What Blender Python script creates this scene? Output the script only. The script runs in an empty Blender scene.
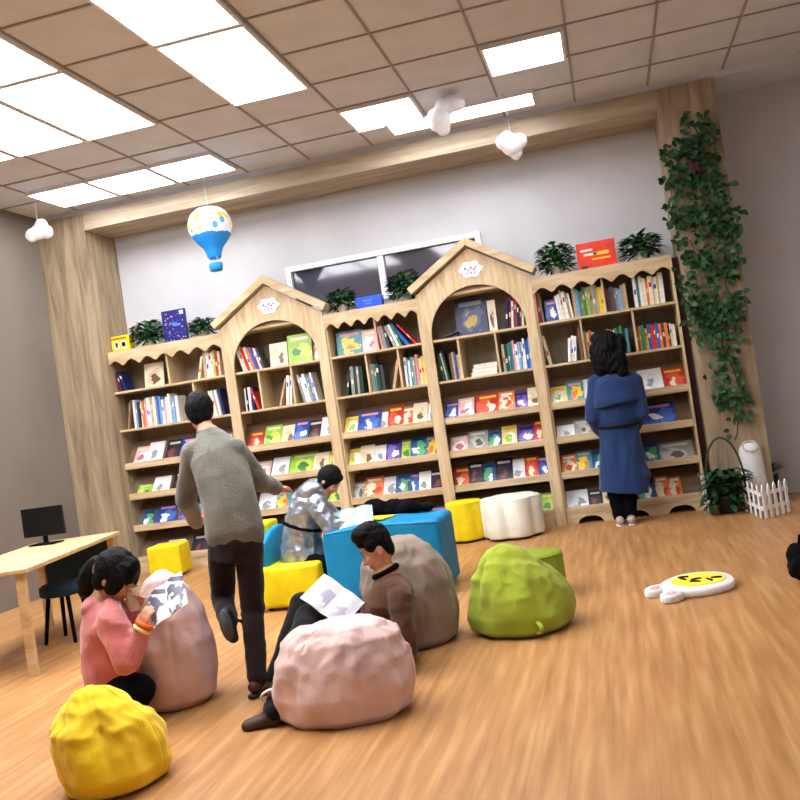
import bpy, bmesh, math, random
from mathutils import Vector as V, Matrix, noise
random.seed(7)
S=bpy.context.scene; C=S.collection
PI=math.pi
# ---------------------------------------------------------------- camera
CAM=V((4.5813,-7.7203,1.1606)); YAW,PIT,ROL,FOC=.2306,-.0117,.1456,903.93
fwd=V((-math.sin(YAW)*math.cos(PIT),math.cos(YAW)*math.cos(PIT),-math.sin(PIT)))
_r=V((math.cos(YAW),math.sin(YAW),0)); _u=_r.cross(fwd)
RT=_r*math.cos(ROL)-_u*math.sin(ROL); UP=_r*math.sin(ROL)+_u*math.cos(ROL)
cd=bpy.data.cameras.new('camera'); cam=bpy.data.objects.new('camera',cd); C.objects.link(cam)
m=Matrix((RT,UP,-fwd)).transposed().to_4x4(); m.translation=CAM; cam.matrix_world=m
cd.sensor_width=36; cd.lens=36*FOC/800; cd.clip_start=.05; S.camera=cam
def at(px,py,Y):                       # point of the room at distance plane Y seen at a pixel
    d=fwd*FOC+RT*(px-400)-UP*(py-400); return CAM+d*((Y-CAM.y)/d.y)
def flo(px,py,z=0.):
    d=fwd*FOC+RT*(px-400)-UP*(py-400); return CAM+d*((z-CAM.z)/d.z)
# ---------------------------------------------------------------- materials
MATS={}
def lin(c):
    return tuple((x/12.92 if x<=.04045 else ((x+.055)/1.055)**2.4) for x in (v/255 for v in c))+(1,)
def newmat(n):
    m=bpy.data.materials.new(n); m.use_nodes=True; nt=m.node_tree; b=nt.nodes['Principled BSDF']; return m,nt,b
def coords(nt,scale,kind='Object'):
    t=nt.nodes.new('ShaderNodeTexCoord'); mp=nt.nodes.new('ShaderNodeMapping'); mp.inputs['Scale'].default_value=scale
    nt.links.new(t.outputs[kind],mp.inputs[0]); return mp.outputs[0]
def ramp(nt,fac,stops,interp='LINEAR'):
    r=nt.nodes.new('ShaderNodeValToRGB'); r.color_ramp.interpolation=interp
    e=r.color_ramp.elements
    while len(e)<len(stops): e.new(.5)
    for i,(p,c) in enumerate(stops): e[i].position=p; e[i].color=lin(c)
    nt.links.new(fac,r.inputs[0]); return r.outputs[0]
def mat(name,col,rough=.7,var=.08,scale=9,bump=0,bscale=60,metal=0,sheen=0,spec=.3):
    if name in MATS: return MATS[name]
    m,nt,b=newmat(name); co=coords(nt,(1,1,1))
    n=nt.nodes.new('ShaderNodeTexNoise'); n.inputs['Scale'].default_value=scale; n.inputs['Detail'].default_value=3; nt.links.new(co,n.inputs['Vector'])
    lo=tuple(v*(1-var) for v in col); hi=tuple(min(255,v*(1+var)) for v in col)
    nt.links.new(ramp(nt,n.outputs[0],[(.35,lo),(.65,hi)]),b.inputs['Base Color'])
    b.inputs['Roughness'].default_value=rough; b.inputs['Metallic'].default_value=metal; b.inputs['Specular IOR Level'].default_value=spec
    if sheen: b.inputs['Sheen Weight'].default_value=sheen
    if bump:
        n2=nt.nodes.new('ShaderNodeTexNoise'); n2.inputs['Scale'].default_value=bscale; n2.inputs['Detail'].default_value=4; nt.links.new(co,n2.inputs['Vector'])
        bp=nt.nodes.new('ShaderNodeBump'); bp.inputs['Strength'].default_value=bump; bp.inputs['Distance'].default_value=.01
        nt.links.new(n2.outputs[0],bp.inputs['Height']); nt.links.new(bp.outputs[0],b.inputs['Normal'])
    MATS[name]=m; return m
def wood(name,c1,c2,c3,sc,rough=.5,spec=.3):
    m,nt,b=newmat(name); co=coords(nt,sc)
    n=nt.nodes.new('ShaderNodeTexNoise'); n.inputs['Scale'].default_value=1; n.inputs['Detail'].default_value=6; n.inputs['Roughness'].default_value=.65; n.inputs['Distortion'].default_value=.6
    nt.links.new(co,n.inputs['Vector'])
    nt.links.new(ramp(nt,n.outputs[0],[(.3,c1),(.5,c2),(.7,c3)]),b.inputs['Base Color'])
    b.inputs['Roughness'].default_value=rough; b.inputs['Specular IOR Level'].default_value=spec
    MATS[name]=m; return m
OAKV=wood('pale_oak_upright',(176,150,112),(202,178,140),(220,199,163),(22,22,2.2))
OAKH=wood('pale_oak_level',(172,146,108),(198,174,136),(216,195,158),(2.2,22,22))
OAKB=wood('oak_back_board',(128,112,92),(146,130,108),(160,144,122),(14,14,2))
OAKD=wood('oak_slope_shaded',(96,76,56),(116,94,72),(132,110,86),(2.2,14,14))  # slope oak darkened to stand in for the shade above the books
PILW=wood('laminate_grey_oak',(112,98,78),(150,132,106),(180,162,132),(12,12,1.1),.55)
BEAM=wood('laminate_grey_oak_level',(140,124,102),(168,152,128),(190,175,150),(1.1,12,12),.55)
DESKW=wood('desk_oak',(170,140,98),(196,166,122),(210,182,140),(3,14,14))
def floor_mat():
    m,nt,b=newmat('laminate_floor'); co=coords(nt,(1,1,1))
    br=nt.nodes.new('ShaderNodeTexBrick'); rot=nt.nodes.new('ShaderNodeMapping'); rot.inputs['Rotation'].default_value=(0,0,PI/2); nt.links.new(co,rot.inputs[0])
    br.inputs['Scale'].default_value=1; br.inputs['Brick Width'].default_value=1.1; br.inputs['Row Height'].default_value=.13; br.inputs['Mortar Size'].default_value=.0015
    br.inputs['Color1'].default_value=lin((166,118,70)); br.inputs['Color2'].default_value=lin((180,132,82)); br.inputs['Mortar'].default_value=lin((140,98,62)); br.offset=.4
    nt.links.new(rot.outputs[0],br.inputs['Vector'])
    n=nt.nodes.new('ShaderNodeTexNoise'); n.inputs['Scale'].default_value=1; n.inputs['Detail'].default_value=5
    mp=nt.nodes.new('ShaderNodeMapping'); mp.inputs['Scale'].default_value=(26,1.6,1); nt.links.new(co,mp.inputs[0]); nt.links.new(mp.outputs[0],n.inputs['Vector'])
    r=ramp(nt,n.outputs[0],[(.3,(138,92,48)),(.5,(172,124,74)),(.72,(204,160,106))])
    mx=nt.nodes.new('ShaderNodeMix'); mx.data_type='RGBA'; mx.inputs[0].default_value=.6
    nt.links.new(br.outputs['Color'],mx.inputs[6]); nt.links.new(r,mx.inputs[7]); nt.links.new(mx.outputs[2],b.inputs['Base Color'])
    b.inputs['Roughness'].default_value=.38; b.inputs['Specular IOR Level'].default_value=.35; return m
FLOOR=floor_mat()
def emit(name,col,s):
    m,nt,b=newmat(name); b.inputs['Base Color'].default_value=lin(col); b.inputs['Emission Color'].default_value=lin(col); b.inputs['Emission Strength'].default_value=s
    MATS[name]=m; return m
def cover(name,cols,scale=3.2):         # printed picture-book cover: a figure, a spot and a title band on a plain ground
    m,nt,b=newmat(name); N=nt.nodes.new; L=nt.links.new
    t=N('ShaderNodeTexCoord'); oi=N('ShaderNodeObjectInfo'); sp=N('ShaderNodeSeparateXYZ'); L(t.outputs['Generated'],sp.inputs[0])
    n=N('ShaderNodeTexNoise'); n.inputs['Scale'].default_value=scale; n.inputs['Detail'].default_value=1.5
    off=N('ShaderNodeVectorMath'); off.operation='ADD'; L(t.outputs['Generated'],off.inputs[0]); ml=N('ShaderNodeMath'); ml.operation='MULTIPLY'; ml.inputs[1].default_value=37; L(oi.outputs['Random'],ml.inputs[0]); L(ml.outputs[0],off.inputs[1]); L(off.outputs[0],n.inputs['Vector'])
    def M(op,a,c,d=None):
        q=N('ShaderNodeMath'); q.operation=op
        for i,v in enumerate((a,c,d)):
            if v is None: continue
            if isinstance(v,(int,float)): q.inputs[i].default_value=v
            else: L(v,q.inputs[i])
        return q.outputs[0]
    rnd_=oi.outputs['Random']
    def blobmask(cx,cz,r):
        dx=M('SUBTRACT',sp.outputs[0],cx); dz=M('SUBTRACT',sp.outputs[2],cz)
        d=M('SQRT',M('ADD',M('MULTIPLY',dx,dx),M('MULTIPLY',dz,dz)),0); d=M('ADD',d,M('MULTIPLY_ADD',n.outputs[0],.7,-.35)); return M('LESS_THAN',d,r)
    cx1=M('MULTIPLY_ADD',rnd_,.3,.35); k=len(cols)
    masks=[(blobmask(cx1,.42,.33),cols[1%k]),(blobmask(M('SUBTRACT',1.0,cx1),.36,.17),cols[2%k]),(M('MULTIPLY',M('LESS_THAN',M('ABSOLUTE',M('SUBTRACT',sp.outputs[2],.84),0),.055),M('LESS_THAN',M('ABSOLUTE',M('SUBTRACT',sp.outputs[0],.5),0),.36)),cols[3%k])]
    cur=None
    for mk_,c_ in masks:
        mx=N('ShaderNodeMix'); mx.data_type='RGBA'; L(mk_,mx.inputs[0]); mx.inputs[7].default_value=lin(c_)
        if cur is None: mx.inputs[6].default_value=lin(cols[0])
        else: L(cur,mx.inputs[6])
        cur=mx.outputs[2]
    L(cur,b.inputs['Base Color']); b.inputs['Roughness'].default_value=.4
    MATS[name]=m; return m
WHITEWALL=mat('pale_grey_wall_paint',(194,194,196),.9,.02,2)
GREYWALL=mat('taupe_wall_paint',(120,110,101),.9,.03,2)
CEILM=mat('ceiling_tile',(206,210,218),.95,.02,4)
ALU=mat('white_window_metal',(225,227,232),.4,.02)
PAGES=mat('page_edges',(226,220,204),.9,.05,80)
WHT=mat('white_plastic',(232,232,232),.45,.02)
BLACK=mat('black_fabric',(9,9,12),.95,.2,20,spec=.1)
SKIN=mat('skin',(205,150,118),.55,.05,12)
HAIR=mat('black_hair',(8,7,8),.6,.3,40,.6,120,spec=.12)
# ---------------------------------------------------------------- mesh helpers
def bm_(): return bmesh.new()
def box(bm,x0,x1,y0,y1,z0,z1,mi=0,M=None):
    vs=[bm.verts.new((x,y,z)) for x in (x0,x1) for y in (y0,y1) for z in (z0,z1)]
    fs=[]
    for q in ((0,1,3,2),(4,6,7,5),(0,4,5,1),(2,3,7,6),(0,2,6,4),(1,5,7,3)):
        f=bm.faces.new([vs[i] for i in q]); f.material_index=mi; fs.append(f)
    if M:
        for v in vs: v.co=M@v.co
    return vs,fs
def prism(bm,pts,y0,y1,axis='y',mi=0,M=None):
    def P(a,b,c): return (a,c,b) if axis=='y' else ((a,b,c) if axis=='z' else (c,a,b))
    A=[bm.verts.new(P(a,b,y0)) for a,b in pts]; B=[bm.verts.new(P(a,b,y1)) for a,b in pts]
    fs=[bm.faces.new(A),bm.faces.new(B[::-1])]; n=len(pts)
    for i in range(n): fs.append(bm.faces.new((A[i],B[i],B[(i+1)%n],A[(i+1)%n])))
    for f in fs: f.material_index=mi
    if M:
        for v in A+B: v.co=M@v.co
def frame_of(d,side=None):
    d=d.normalized()
    if side is None: side=V((1,0,0)) if abs(d.x)<.8 else V((0,1,0))
    s=(side-d*side.dot(d)).normalized(); return d,s,d.cross(s)
def skin_rings(bm,rings,mi=0,closed=True):
    for a,b in zip(rings,rings[1:]):
        n=len(a)
        for i in range(n): bm.faces.new((a[i],a[(i+1)%n],b[(i+1)%n],b[i])).material_index=mi
    if closed:
        bm.faces.new(rings[0][::-1]).material_index=mi; bm.faces.new(rings[-1]).material_index=mi
def cap(bm,p0,r0,p1,r1,flat=None,n=14,mi=0):
    p0=V(p0);p1=V(p1); d=p1-p0
    if d.length<1e-5: d=V((0,0,1e-4))
    ax,s,t=frame_of(d); rings=[]
    prof=[(-math.cos(a)*r0,math.sin(a)*r0,0) for a in (.25,.6,1.0,1.35,PI/2)]+[(math.sin(a)*r1,math.cos(a)*r1,1) for a in (0,.25,.6,1.0,1.35)]
    for off,r,w in prof:
        c=(p1 if w else p0); ring=[]
        for i in range(n):
            o=ax*off+s*(r*math.cos(2*PI*i/n))+t*(r*math.sin(2*PI*i/n))
            if flat: fv=flat[0]; o=o-fv*(o.dot(fv)*(1-flat[1]))
            ring.append(bm.verts.new(c+o))
        rings.append(ring)
    skin_rings(bm,rings,mi)
def chain(bm,pts,flat=None,n=14,mi=0):
    for (a,ra),(b,rb) in zip(pts,pts[1:]): cap(bm,a,ra,b,rb,flat,n,mi)
def ell(bm,c,r,R=None,n=20,mi=0):
    c=V(c); rings=[]
    for j in range(1,n//2+3):
        a=PI*j/(n//2+3); ring=[]
        for i in range(n):
            o=V((r[0]*math.sin(a)*math.cos(2*PI*i/n),r[1]*math.sin(a)*math.sin(2*PI*i/n),-r[2]*math.cos(a)))
            ring.append(bm.verts.new(c+((R@o) if R else o)))
        rings.append(ring)
    skin_rings(bm,rings,mi)
def loft(bm,rings,side=V((1,0,0)),n=28,mi=0,power=2.0):   # rings: (centre, half width, half depth)
    R=[]; cs=[V(r[0]) for r in rings]
    for i,(c,a,b) in enumerate(rings):
        d=cs[min(i+1,len(cs)-1)]-cs[max(i-1,0)]; ax,s,t=frame_of(d,side); ring=[]
        for k in range(n):
            ct,st=math.cos(2*PI*k/n),math.sin(2*PI*k/n)
            ex=2/power; ct=math.copysign(abs(ct)**ex,ct); st=math.copysign(abs(st)**ex,st)
            ring.append(bm.verts.new(cs[i]+s*(a*ct)+t*(b*st)))
        R.append(ring)
    skin_rings(bm,R,mi)
def lathe(bm,c,prof,n=28,mi=0,wob=None,sx=1,sy=1):
    rings=[]
    for r,z in prof:
        rings.append([bm.verts.new((c[0]+sx*(r*(wob(2*PI*i/n,z) if wob else 1))*math.cos(2*PI*i/n),c[1]+sy*(r*(wob(2*PI*i/n,z) if wob else 1))*math.sin(2*PI*i/n),c[2]+z)) for i in range(n)])
    skin_rings(bm,rings,mi)
def tube(bm,pts,r,n=8,mi=0,closed=False):
    pts=[V(p) for p in pts]; rings=[]; N=len(pts); prev=None
    for i,p in enumerate(pts):
        d=(pts[(i+1)%N]-pts[i-1]) if closed else pts[min(i+1,N-1)]-pts[max(i-1,0)]
        ax,s,t=frame_of(d,prev); prev=s
        rings.append([bm.verts.new(p+s*(r*math.cos(2*PI*k/n))+t*(r*math.sin(2*PI*k/n))) for k in range(n)])
    if closed: skin_rings(bm,rings+[rings[0]],mi,False)
    else: skin_rings(bm,rings,mi)
# ---------------------------------------------------------------- objects
def wl(o):
    l=V(o.location)
    while o.parent: o=o.parent; l+=o.location
    return l
def props(o,label=None,cat=None,group=None,kind=None):
    if label: o['label']=label
    if cat: o['category']=cat
    if group: o['group']=group
    if kind: o['kind']=kind
    return o
def thing(name,loc,label,cat,group=None):
    o=bpy.data.objects.new(name,None); C.objects.link(o); o.location=loc; o.empty_display_size=.1
    return props(o,label,cat,group)
def mk(name,bm,mats,parent=None,smooth=False,bevel=0,label=None,cat=None,group=None,kind=None,origin=None,seg=2):
    bmesh.ops.recalc_face_normals(bm,faces=bm.faces[:])
    me=bpy.data.meshes.new(name); bm.normal_update()
    if parent is None:
        if origin is None:
            xs=[v.co for v in bm.verts]; origin=V(((min(v.x for v in xs)+max(v.x for v in xs))/2,(min(v.y for v in xs)+max(v.y for v in xs))/2,min(v.z for v in xs)))
        off=V(origin)
    else: off=wl(parent)
    for v in bm.verts: v.co-=off
    bm.to_mesh(me); bm.free()
    for mm in (mats if isinstance(mats,(list,tuple)) else [mats]): me.materials.append(mm)
    if smooth:
        for p in me.polygons: p.use_smooth=True
    o=bpy.data.objects.new(name,me); C.objects.link(o)
    if parent is None: o.location=off
    else: o.parent=parent
    if bevel:
        b=o.modifiers.new('bevel','BEVEL'); b.width=bevel; b.segments=seg; b.limit_method='ANGLE'; b.angle_limit=.6
        if seg>2:
            for p in me.polygons: p.use_smooth=True
    return props(o,label,cat,group,kind)
def blob(name,bm,m,parent,vox=.008,smooth=4,disp=0,dscale=8,dir_=None,label=None):
    """fuse overlapping limbs into one continuous skin and bake it"""
    off=wl(parent); bmesh.ops.recalc_face_normals(bm,faces=bm.faces[:])
    me=bpy.data.meshes.new('tmp'); bm.to_mesh(me); bm.free()
    t=bpy.data.objects.new('tmp',me); sc_=bpy.data.scenes.new('scratch'); sc_.collection.objects.link(t)
    r=t.modifiers.new('r','REMESH'); r.mode='VOXEL'; r.voxel_size=vox
    if smooth:
        s=t.modifiers.new('s','SMOOTH'); s.factor=.5; s.iterations=smooth
    
    with bpy.context.temp_override(scene=sc_,view_layer=sc_.view_layers[0]): dg=bpy.context.evaluated_depsgraph_get()
    ev=t.evaluated_get(dg)
    out=bpy.data.meshes.new_from_object(ev); bpy.data.objects.remove(t); bpy.data.scenes.remove(sc_); bpy.data.meshes.remove(me)
    out.name=name; out.materials.clear(); out.materials.append(m)
    if disp:
        st=dir_ or V((1,1,1))
        nrm_=[V(v.normal) for v in out.vertices]
        for v,vn in zip(out.vertices,nrm_):
            q=V((v.co.x*st.x,v.co.y*st.y,v.co.z*st.z))*dscale
            a=1-abs(noise.noise(q))*2.2; b=noise.noise(q*2.7+V((9,3,1)))
            v.co+=vn*(disp*(a*.7-.35+b*.35))
    for v in out.vertices: v.co-=off
    for p in out.polygons: p.use_smooth=True
    o=bpy.data.objects.new(name,out); C.objects.link(o); o.parent=parent
    if label: o['label']=label
    return o
# ================================================================= THE ROOM
X0,X1,YF,YW,ZC=-.47,7.4,-9.6,.407,3.47
b=bm_(); box(b,X0-.1,X1+.1,YF-.1,YW+.1,-.1,0); mk('floor',b,FLOOR,kind='structure',origin=(0,0,0))
b=bm_(); box(b,X0-.1,X1+.1,YF-.1,YW+.1,ZC,ZC+.1); mk('ceiling',b,CEILM,kind='structure',origin=(0,0,ZC))
# back wall with the window opening left open
WX0,WX1,WZ0,WZ1=1.76,3.63,2.2,2.655
b=bm_()
box(b,X0,WX0,YW,YW+.1,0,ZC); box(b,WX1,5.7,YW,YW+.1,0,ZC); box(b,WX0,WX1,YW,YW+.1,0,WZ0); box(b,WX0,WX1,YW,YW+.1,WZ1,ZC)
mk('wall_back',b,WHITEWALL,kind='structure',origin=(0,YW,0))
b=bm_(); box(b,5.7,X1,YW,YW+.1,0,ZC); mk('wall_back_right',b,WHITEWALL,kind='structure',origin=(6,YW,0))
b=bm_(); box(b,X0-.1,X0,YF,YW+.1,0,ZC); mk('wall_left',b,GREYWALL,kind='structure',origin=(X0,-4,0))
b=bm_(); box(b,X1,X1+.1,YF,YW+.1,0,ZC); mk('wall_right',b,WHITEWALL,kind='structure',origin=(X1,-4,0))
b=bm_(); box(b,X0-.1,X1+.1,YF-.1,YF,0,ZC); mk('wall_front',b,WHITEWALL,kind='structure',origin=(3,YF,0))
PF=-.115
b=bm_(); box(b,X0,.03,PF,YW,0,3.42); mk('trim_1',b,PILW,kind='structure',label='wood laminate pillar at left of the alcove')
b=bm_(); box(b,5.25,5.70,PF,YW,0,3.42); mk('trim_2',b,PILW,kind='structure',label='wood laminate pillar at right of the alcove')
b=bm_(); box(b,.03,5.25,PF,YW,3.262,3.42); mk('trim_3',b,BEAM,kind='structure',label='wood laminate beam above the alcove')
# soffit strip between ceiling and beam
b=bm_(); box(b,X0,X1,PF+.02,YW,3.42,ZC); mk('trim_4',b,CEILM,kind='structure')
# ceiling T-bar grid
GRID=mat('ceiling_grid_bar',(150,145,142),.6,.03)
b=bm_()
x=4.62-.58*8
gx=[]
while x<X1:
    if x>X0+.05: box(b,x-.008,x+.008,YF,PF,ZC-.008,ZC); gx.append(x)
    x+=.58
y=-.60
gy=[]
while y>YF:
    box(b,X0,X1,y-.008,y+.008,ZC-.008,ZC); gy.append(y); y-=.58
mk('trim_5',b,GRID,kind='structure',origin=(0,0,ZC))
# window: white frame, mullion, dark glass with night behind
def glassm():
    m,nt,b=newmat('dark_window_glass'); b.inputs['Base Color'].default_value=lin((74,70,80)); b.inputs['Roughness'].default_value=.06; b.inputs['Specular IOR Level'].default_value=.7; return m
wroot=thing('window_1',((WX0+WX1)/2,YW,WZ0),None,None); wroot['kind']='structure'
b=bm_(); fw=.05
box(b,WX0,WX1,YW-.03,YW+.06,WZ1-fw,WZ1); box(b,WX0,WX1,YW-.03,YW+.06,WZ0,WZ0+fw); box(b,WX0,WX0+fw,YW-.03,YW+.06,WZ0+fw,WZ1-fw); box(b,WX1-fw,WX1,YW-.03,YW+.06,WZ0+fw,WZ1-fw); box(b,2.655,2.715,YW-.02,YW+.05,WZ0+fw,WZ1-fw)
mk('window_frame',b,ALU,wroot)
b=bm_(); box(b,WX0+fw,WX1-fw,YW+.02,YW+.03,WZ0+fw,WZ1-fw); mk('window_pane',b,glassm(),wroot)
# ---------------------------------------------------------------- ceiling lights
LAMP=emit('lit_diffuser',(246,248,255),9.0)
LFR=mat('white_lamp_frame',(222,222,226),.5,.02)
def clight(x0,x1,y0,y1,label,drop=.02):
    t=thing('ceiling_light',((x0+x1)/2,(y0+y1)/2,ZC-drop),label,'ceiling light','lit ceiling panels')
    b=bm_(); z0,z1=ZC-drop-.012,ZC-.002
    for q in ((x0,x1,y0,y0+.02),(x0,x1,y1-.02,y1),(x0,x0+.02,y0+.02,y1-.02),(x1-.02,x1,y0+.02,y1-.02)): box(b,q[0],q[1],q[2],q[3],z0,z1)
    mk('lamp_frame',b,LFR,t)
    b=bm_(); box(b,x0+.02,x1-.02,y0+.02,y1-.02,z0+.004,z1-.004); mk('diffuser',b,LAMP,t)
clight(3.12,4.32,-.66,-.33,'long narrow lit ceiling light nearest the right end of the wood beam')
clight(4.055,4.6,-1.74,-1.18,'square lit ceiling panel at upper right, above the right gabled bookcase')
clight(2.885,3.455,-1.175,-.605,'lit ceiling panel left of the long narrow light by the beam')
for k,gxx in enumerate((-.02,.56,1.14)):
    clight(gxx+.005,gxx+.575,-.90,-.335,'lit ceiling panel beside the beam at far left, %s from the left wall'%('first','second','third')[k])
for ci,gxx in enumerate((-.02,.56,1.14,2.30,3.46)):  # added panel rows, put in to whiten the upper left of the ceiling
    for ri,gyy in enumerate((-2.34,-3.5,-4.66)):
        if ri==0 and ci==4: continue
        clight(gxx+.005,gxx+.575,gyy-.575,gyy+.575,'long added lit ceiling panel, %s from left wall in the %s row from the beam'%(('first','second','third','fourth','fifth')[ci],('second','third','fourth')[ri]))
clight(5.205,5.775,-4.08,-3.505,'square lit ceiling panel over the open floor at right'); clight(3.465,4.035,-7.0,-6.4,'square lit ceiling panel farthest from the beam, above the front of the room')
# ================================================================= BOOKCASES
ZP1,ZP2=1.722,1.359; LIPS=[1.034,.743,.443,.1415]; H=2.1; YB=.37
units=[(0.0,1.19,0,'leftmost bookcase'),(1.19,2.18,1,'left gabled bookcase'),(2.18,3.05,0,'middle flat bookcase'),(3.05,4.04,1,'right gabled bookcase'),(4.04,5.195,0,'rightmost bookcase')]
ulabels=['leftmost oak bookcase with a flat scalloped top, beside the left pillar','left gabled oak bookcase with a round arch, behind the standing grey sweater child','middle oak bookcase with a scalloped top between the two gabled bookcases','right gabled oak bookcase with a round arch, behind the white stool','rightmost oak bookcase with scalloped top, behind the woman in blue']
SLOPE=[(.03,.0),(.21,.20)]
div1=[[.5],[],[.52],[],[.5]]; div2=[[.7],[.30,.62],[.38,.72],[.30,.63],[.31,.68]]
for (a,c,house,un),lab,d1,d2 in zip(units,ulabels,div1,div2):
    t=thing('bookcase',((a+c)/2,.18,0),lab,'bookcase')
    w=c-a; st=.09 if house else .022
    for s in (0,1):
        b=bm_(); xx=(a+.001,a+.021) if s==0 else (c-.021,c-.001); box(b,*xx,0.02 if house else .0,YB,0,H-.02); mk('side_panel',b,OAKV,t)
    ai,ci=a+.021,c-.021
    b=bm_(); box(b,ai,ci,YB-.012,YB,0.02,H-.02); mk('back_panel',b,OAKB,t)
    b=bm_(); box(b,a+.001,c-.001,0,YB,H-.02,H); mk('top_board',b,OAKH,t)
    for z,f0 in ((ZP1,0),(ZP2,0)):
        b=bm_(); box(b,ai,ci,.004 if house else 0,YB-.012,z-.02,z); mk('shelf',b,OAKH,t)
    for f in d1:
        b=bm_(); x=a+w*f; box(b,x-.008,x+.008,.03,YB-.012,ZP1,H-.02); mk('divider',b,OAKV,t)
    for f in d2:
        b=bm_(); x=a+w*f; box(b,x-.008,x+.008,.01,YB-.012,ZP2,ZP1-.02); mk('divider',b,OAKV,t)
    for z in LIPS:
        b=bm_(); y0=.004 if house else 0.
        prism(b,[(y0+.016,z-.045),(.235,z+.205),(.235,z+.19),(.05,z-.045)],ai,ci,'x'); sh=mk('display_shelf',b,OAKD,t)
        b=bm_(); box(b,ai,ci,y0,y0+.016,z-.055,z+.006); mk('lip',b,OAKH,sh,bevel=.003)
    # plinth with arched cut-outs
    L,R=(a+.09,c-.09) if house else (ai,ci)
    na=3 if w>1.15 and a>3 else 2; arcs=[]
    for k in range(na):
        xc=L+(R-L)*(k+.5)/na; arcs.append(xc)
    pts=[(L,0)]
    for xc in arcs:
        for j in range(13):
            an=PI-PI*j/12; pts.append((xc+.105*math.cos(an),.062*math.sin(an)))
    pts+=[(R,0),(R,.085),(L,.085)]
    b=bm_(); prism(b,pts,.002,.018); mk('plinth',b,OAKH,t)
    if not house:
        b=bm_(); ns=7 if w>1 else 7; pts=[]
        for k in range(ns*12+1):
            u=k/(ns*12); ph=(u*ns)%1; zz=H-.138+.05*abs(math.sin(PI*u*ns))**1.35
            pts.append((a+.002+(w-.004)*u,zz))
        pts+=[(c-.002,H+.004),(a+.002,H+.004)]
        prism(b,pts[::-1],-.02,-.001); mk('scalloped_valance',b,OAKH,t)
    else:
        ap=((a+c)/2+.0,2.50); ea=(a-.03,2.17); ec=(c+.03,2.17)
        xl,xr=a-.005,c+.005; zs=ZP1+.02; r=(xr-xl)/2-st; xm=(xl+xr)/2; rz=2.135-zs
        slope=(ap[1]-.03-2.14)/((xr-xl)/2)
        pts=[(xl,0),(xl,2.13),(xm,2.46),(xr,2.13),(xr,0),(xr-st,0),(xr-st,zs)]
        pts+=[(xm+r*math.cos(PI*j/28),zs+rz*math.sin(PI*j/28)) for j in range(1,28)]+[(xl+st,zs),(xl+st,0)]
        b=bm_(); prism(b,pts,-.024,-.001); mk('arched_front',b,OAKV,t,bevel=.003)
        for s in (-1,1):
            e=ea if s<0 else ec; b=bm_(); d=V((e[0]-ap[0],0,e[1]-ap[1])); n=V((-d.z,0,d.x)).normalized(); n=n if n.z>0 else -n
            th=.062; A=V((ap[0],0,ap[1]-.028)); E=V((e[0],0,e[1]-.028))
            up=V((0,0,th/abs(n.z)))
            q=[(A.x,A.z),(E.x,E.z),(E.x+n.x*th,E.z+n.z*th),((A+up).x,(A+up).z)]
            prism(b,q,-.075,.16); mk('roof_board',b,OAKH,t,bevel=.004)
        b=bm_(); prism(b,[(xl+.02,H+.001),(xm,2.44),(xr-.02,H+.001)],.02,.04); mk('gable_back',b,OAKB,t)
        # round white emblem sticker with small coloured marks
        ec_=V((xm+.01,-.025,2.27))
        b=bm_()
        pts=[(ec_.x+(.098+.012*math.cos(6*th_))*math.cos(th_),ec_.z+(.07+.008*math.cos(6*th_))*math.sin(th_)) for th_ in [2*PI*k/48 for k in range(48)]]
        prism(b,pts,-.03,-.0245); sk=mk('emblem_sticker',b,WHT,t,label='white cloud shaped sticker with small pink and blue marks')
        b=bm_()
        marks=[(-.045,.012,.012,0),(-.02,-.004,.010,0),(.005,.014,.013,1),(.03,-.002,.012,1),(.048,.015,.010,1),(-.03,-.03,.009,1),(0,-.03,.009,0),(.03,-.03,.009,1)]
        for mx_,mz_,s_,k_ in marks:
            prism(b,[(ec_.x+mx_-s_,ec_.z+mz_-s_*.3),(ec_.x+mx_-s_*.2,ec_.z+mz_+s_),(ec_.x+mx_+s_,ec_.z+mz_+s_*.2),(ec_.x+mx_+s_*.1,ec_.z+mz_-s_)],-.033,-.0301,mi=k_)
        mk('printed_marks',b,[mat('sticker_blue',(90,110,190)),mat('sticker_pink',(225,90,130))],sk)
b=bm_(); box(b,5.20,5.246,.06,YB,0,2.08); mk('trim_6',b,mat('dark_red_gap_shade',(58,26,26),.6),kind='structure')  # dark strip standing in for the shaded gap between bookcase and pillar
# ================================================================= BOOKS
PAL=dict(red=(196,52,46),darkred=(110,34,40),orange=(226,120,50),yellow=(232,200,60),cream=(232,220,186),white=(236,236,232),tan=(196,164,120),brown=(112,78,56),
 grey=(150,150,150),darkgrey=(70,70,76),black=(24,24,28),green=(60,130,80),lime=(150,196,60),darkgreen=(34,66,52),teal=(70,140,150),blue=(44,96,190),lightblue=(120,170,214),darkblue=(30,40,92),pink=(226,150,160),purple=(96,70,150))
NAMEC=dict(darkred='dark red',lightblue='light blue',darkgrey='dark grey',darkgreen='dark green',darkblue='dark blue')
ORD=['first','second','third','fourth','fifth','sixth','seventh','eighth','ninth','tenth','eleventh','twelfth','thirteenth','fourteenth','fifteenth']
def bmat(c): return mat('book_cloth_'+c,PAL[c],.55,.05,30)
count={}
def place_label(i,n): return ('%s from left'%ORD[i]) if i<(n+1)//2 else ('%s from right'%ORD[n-1-i])
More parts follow.
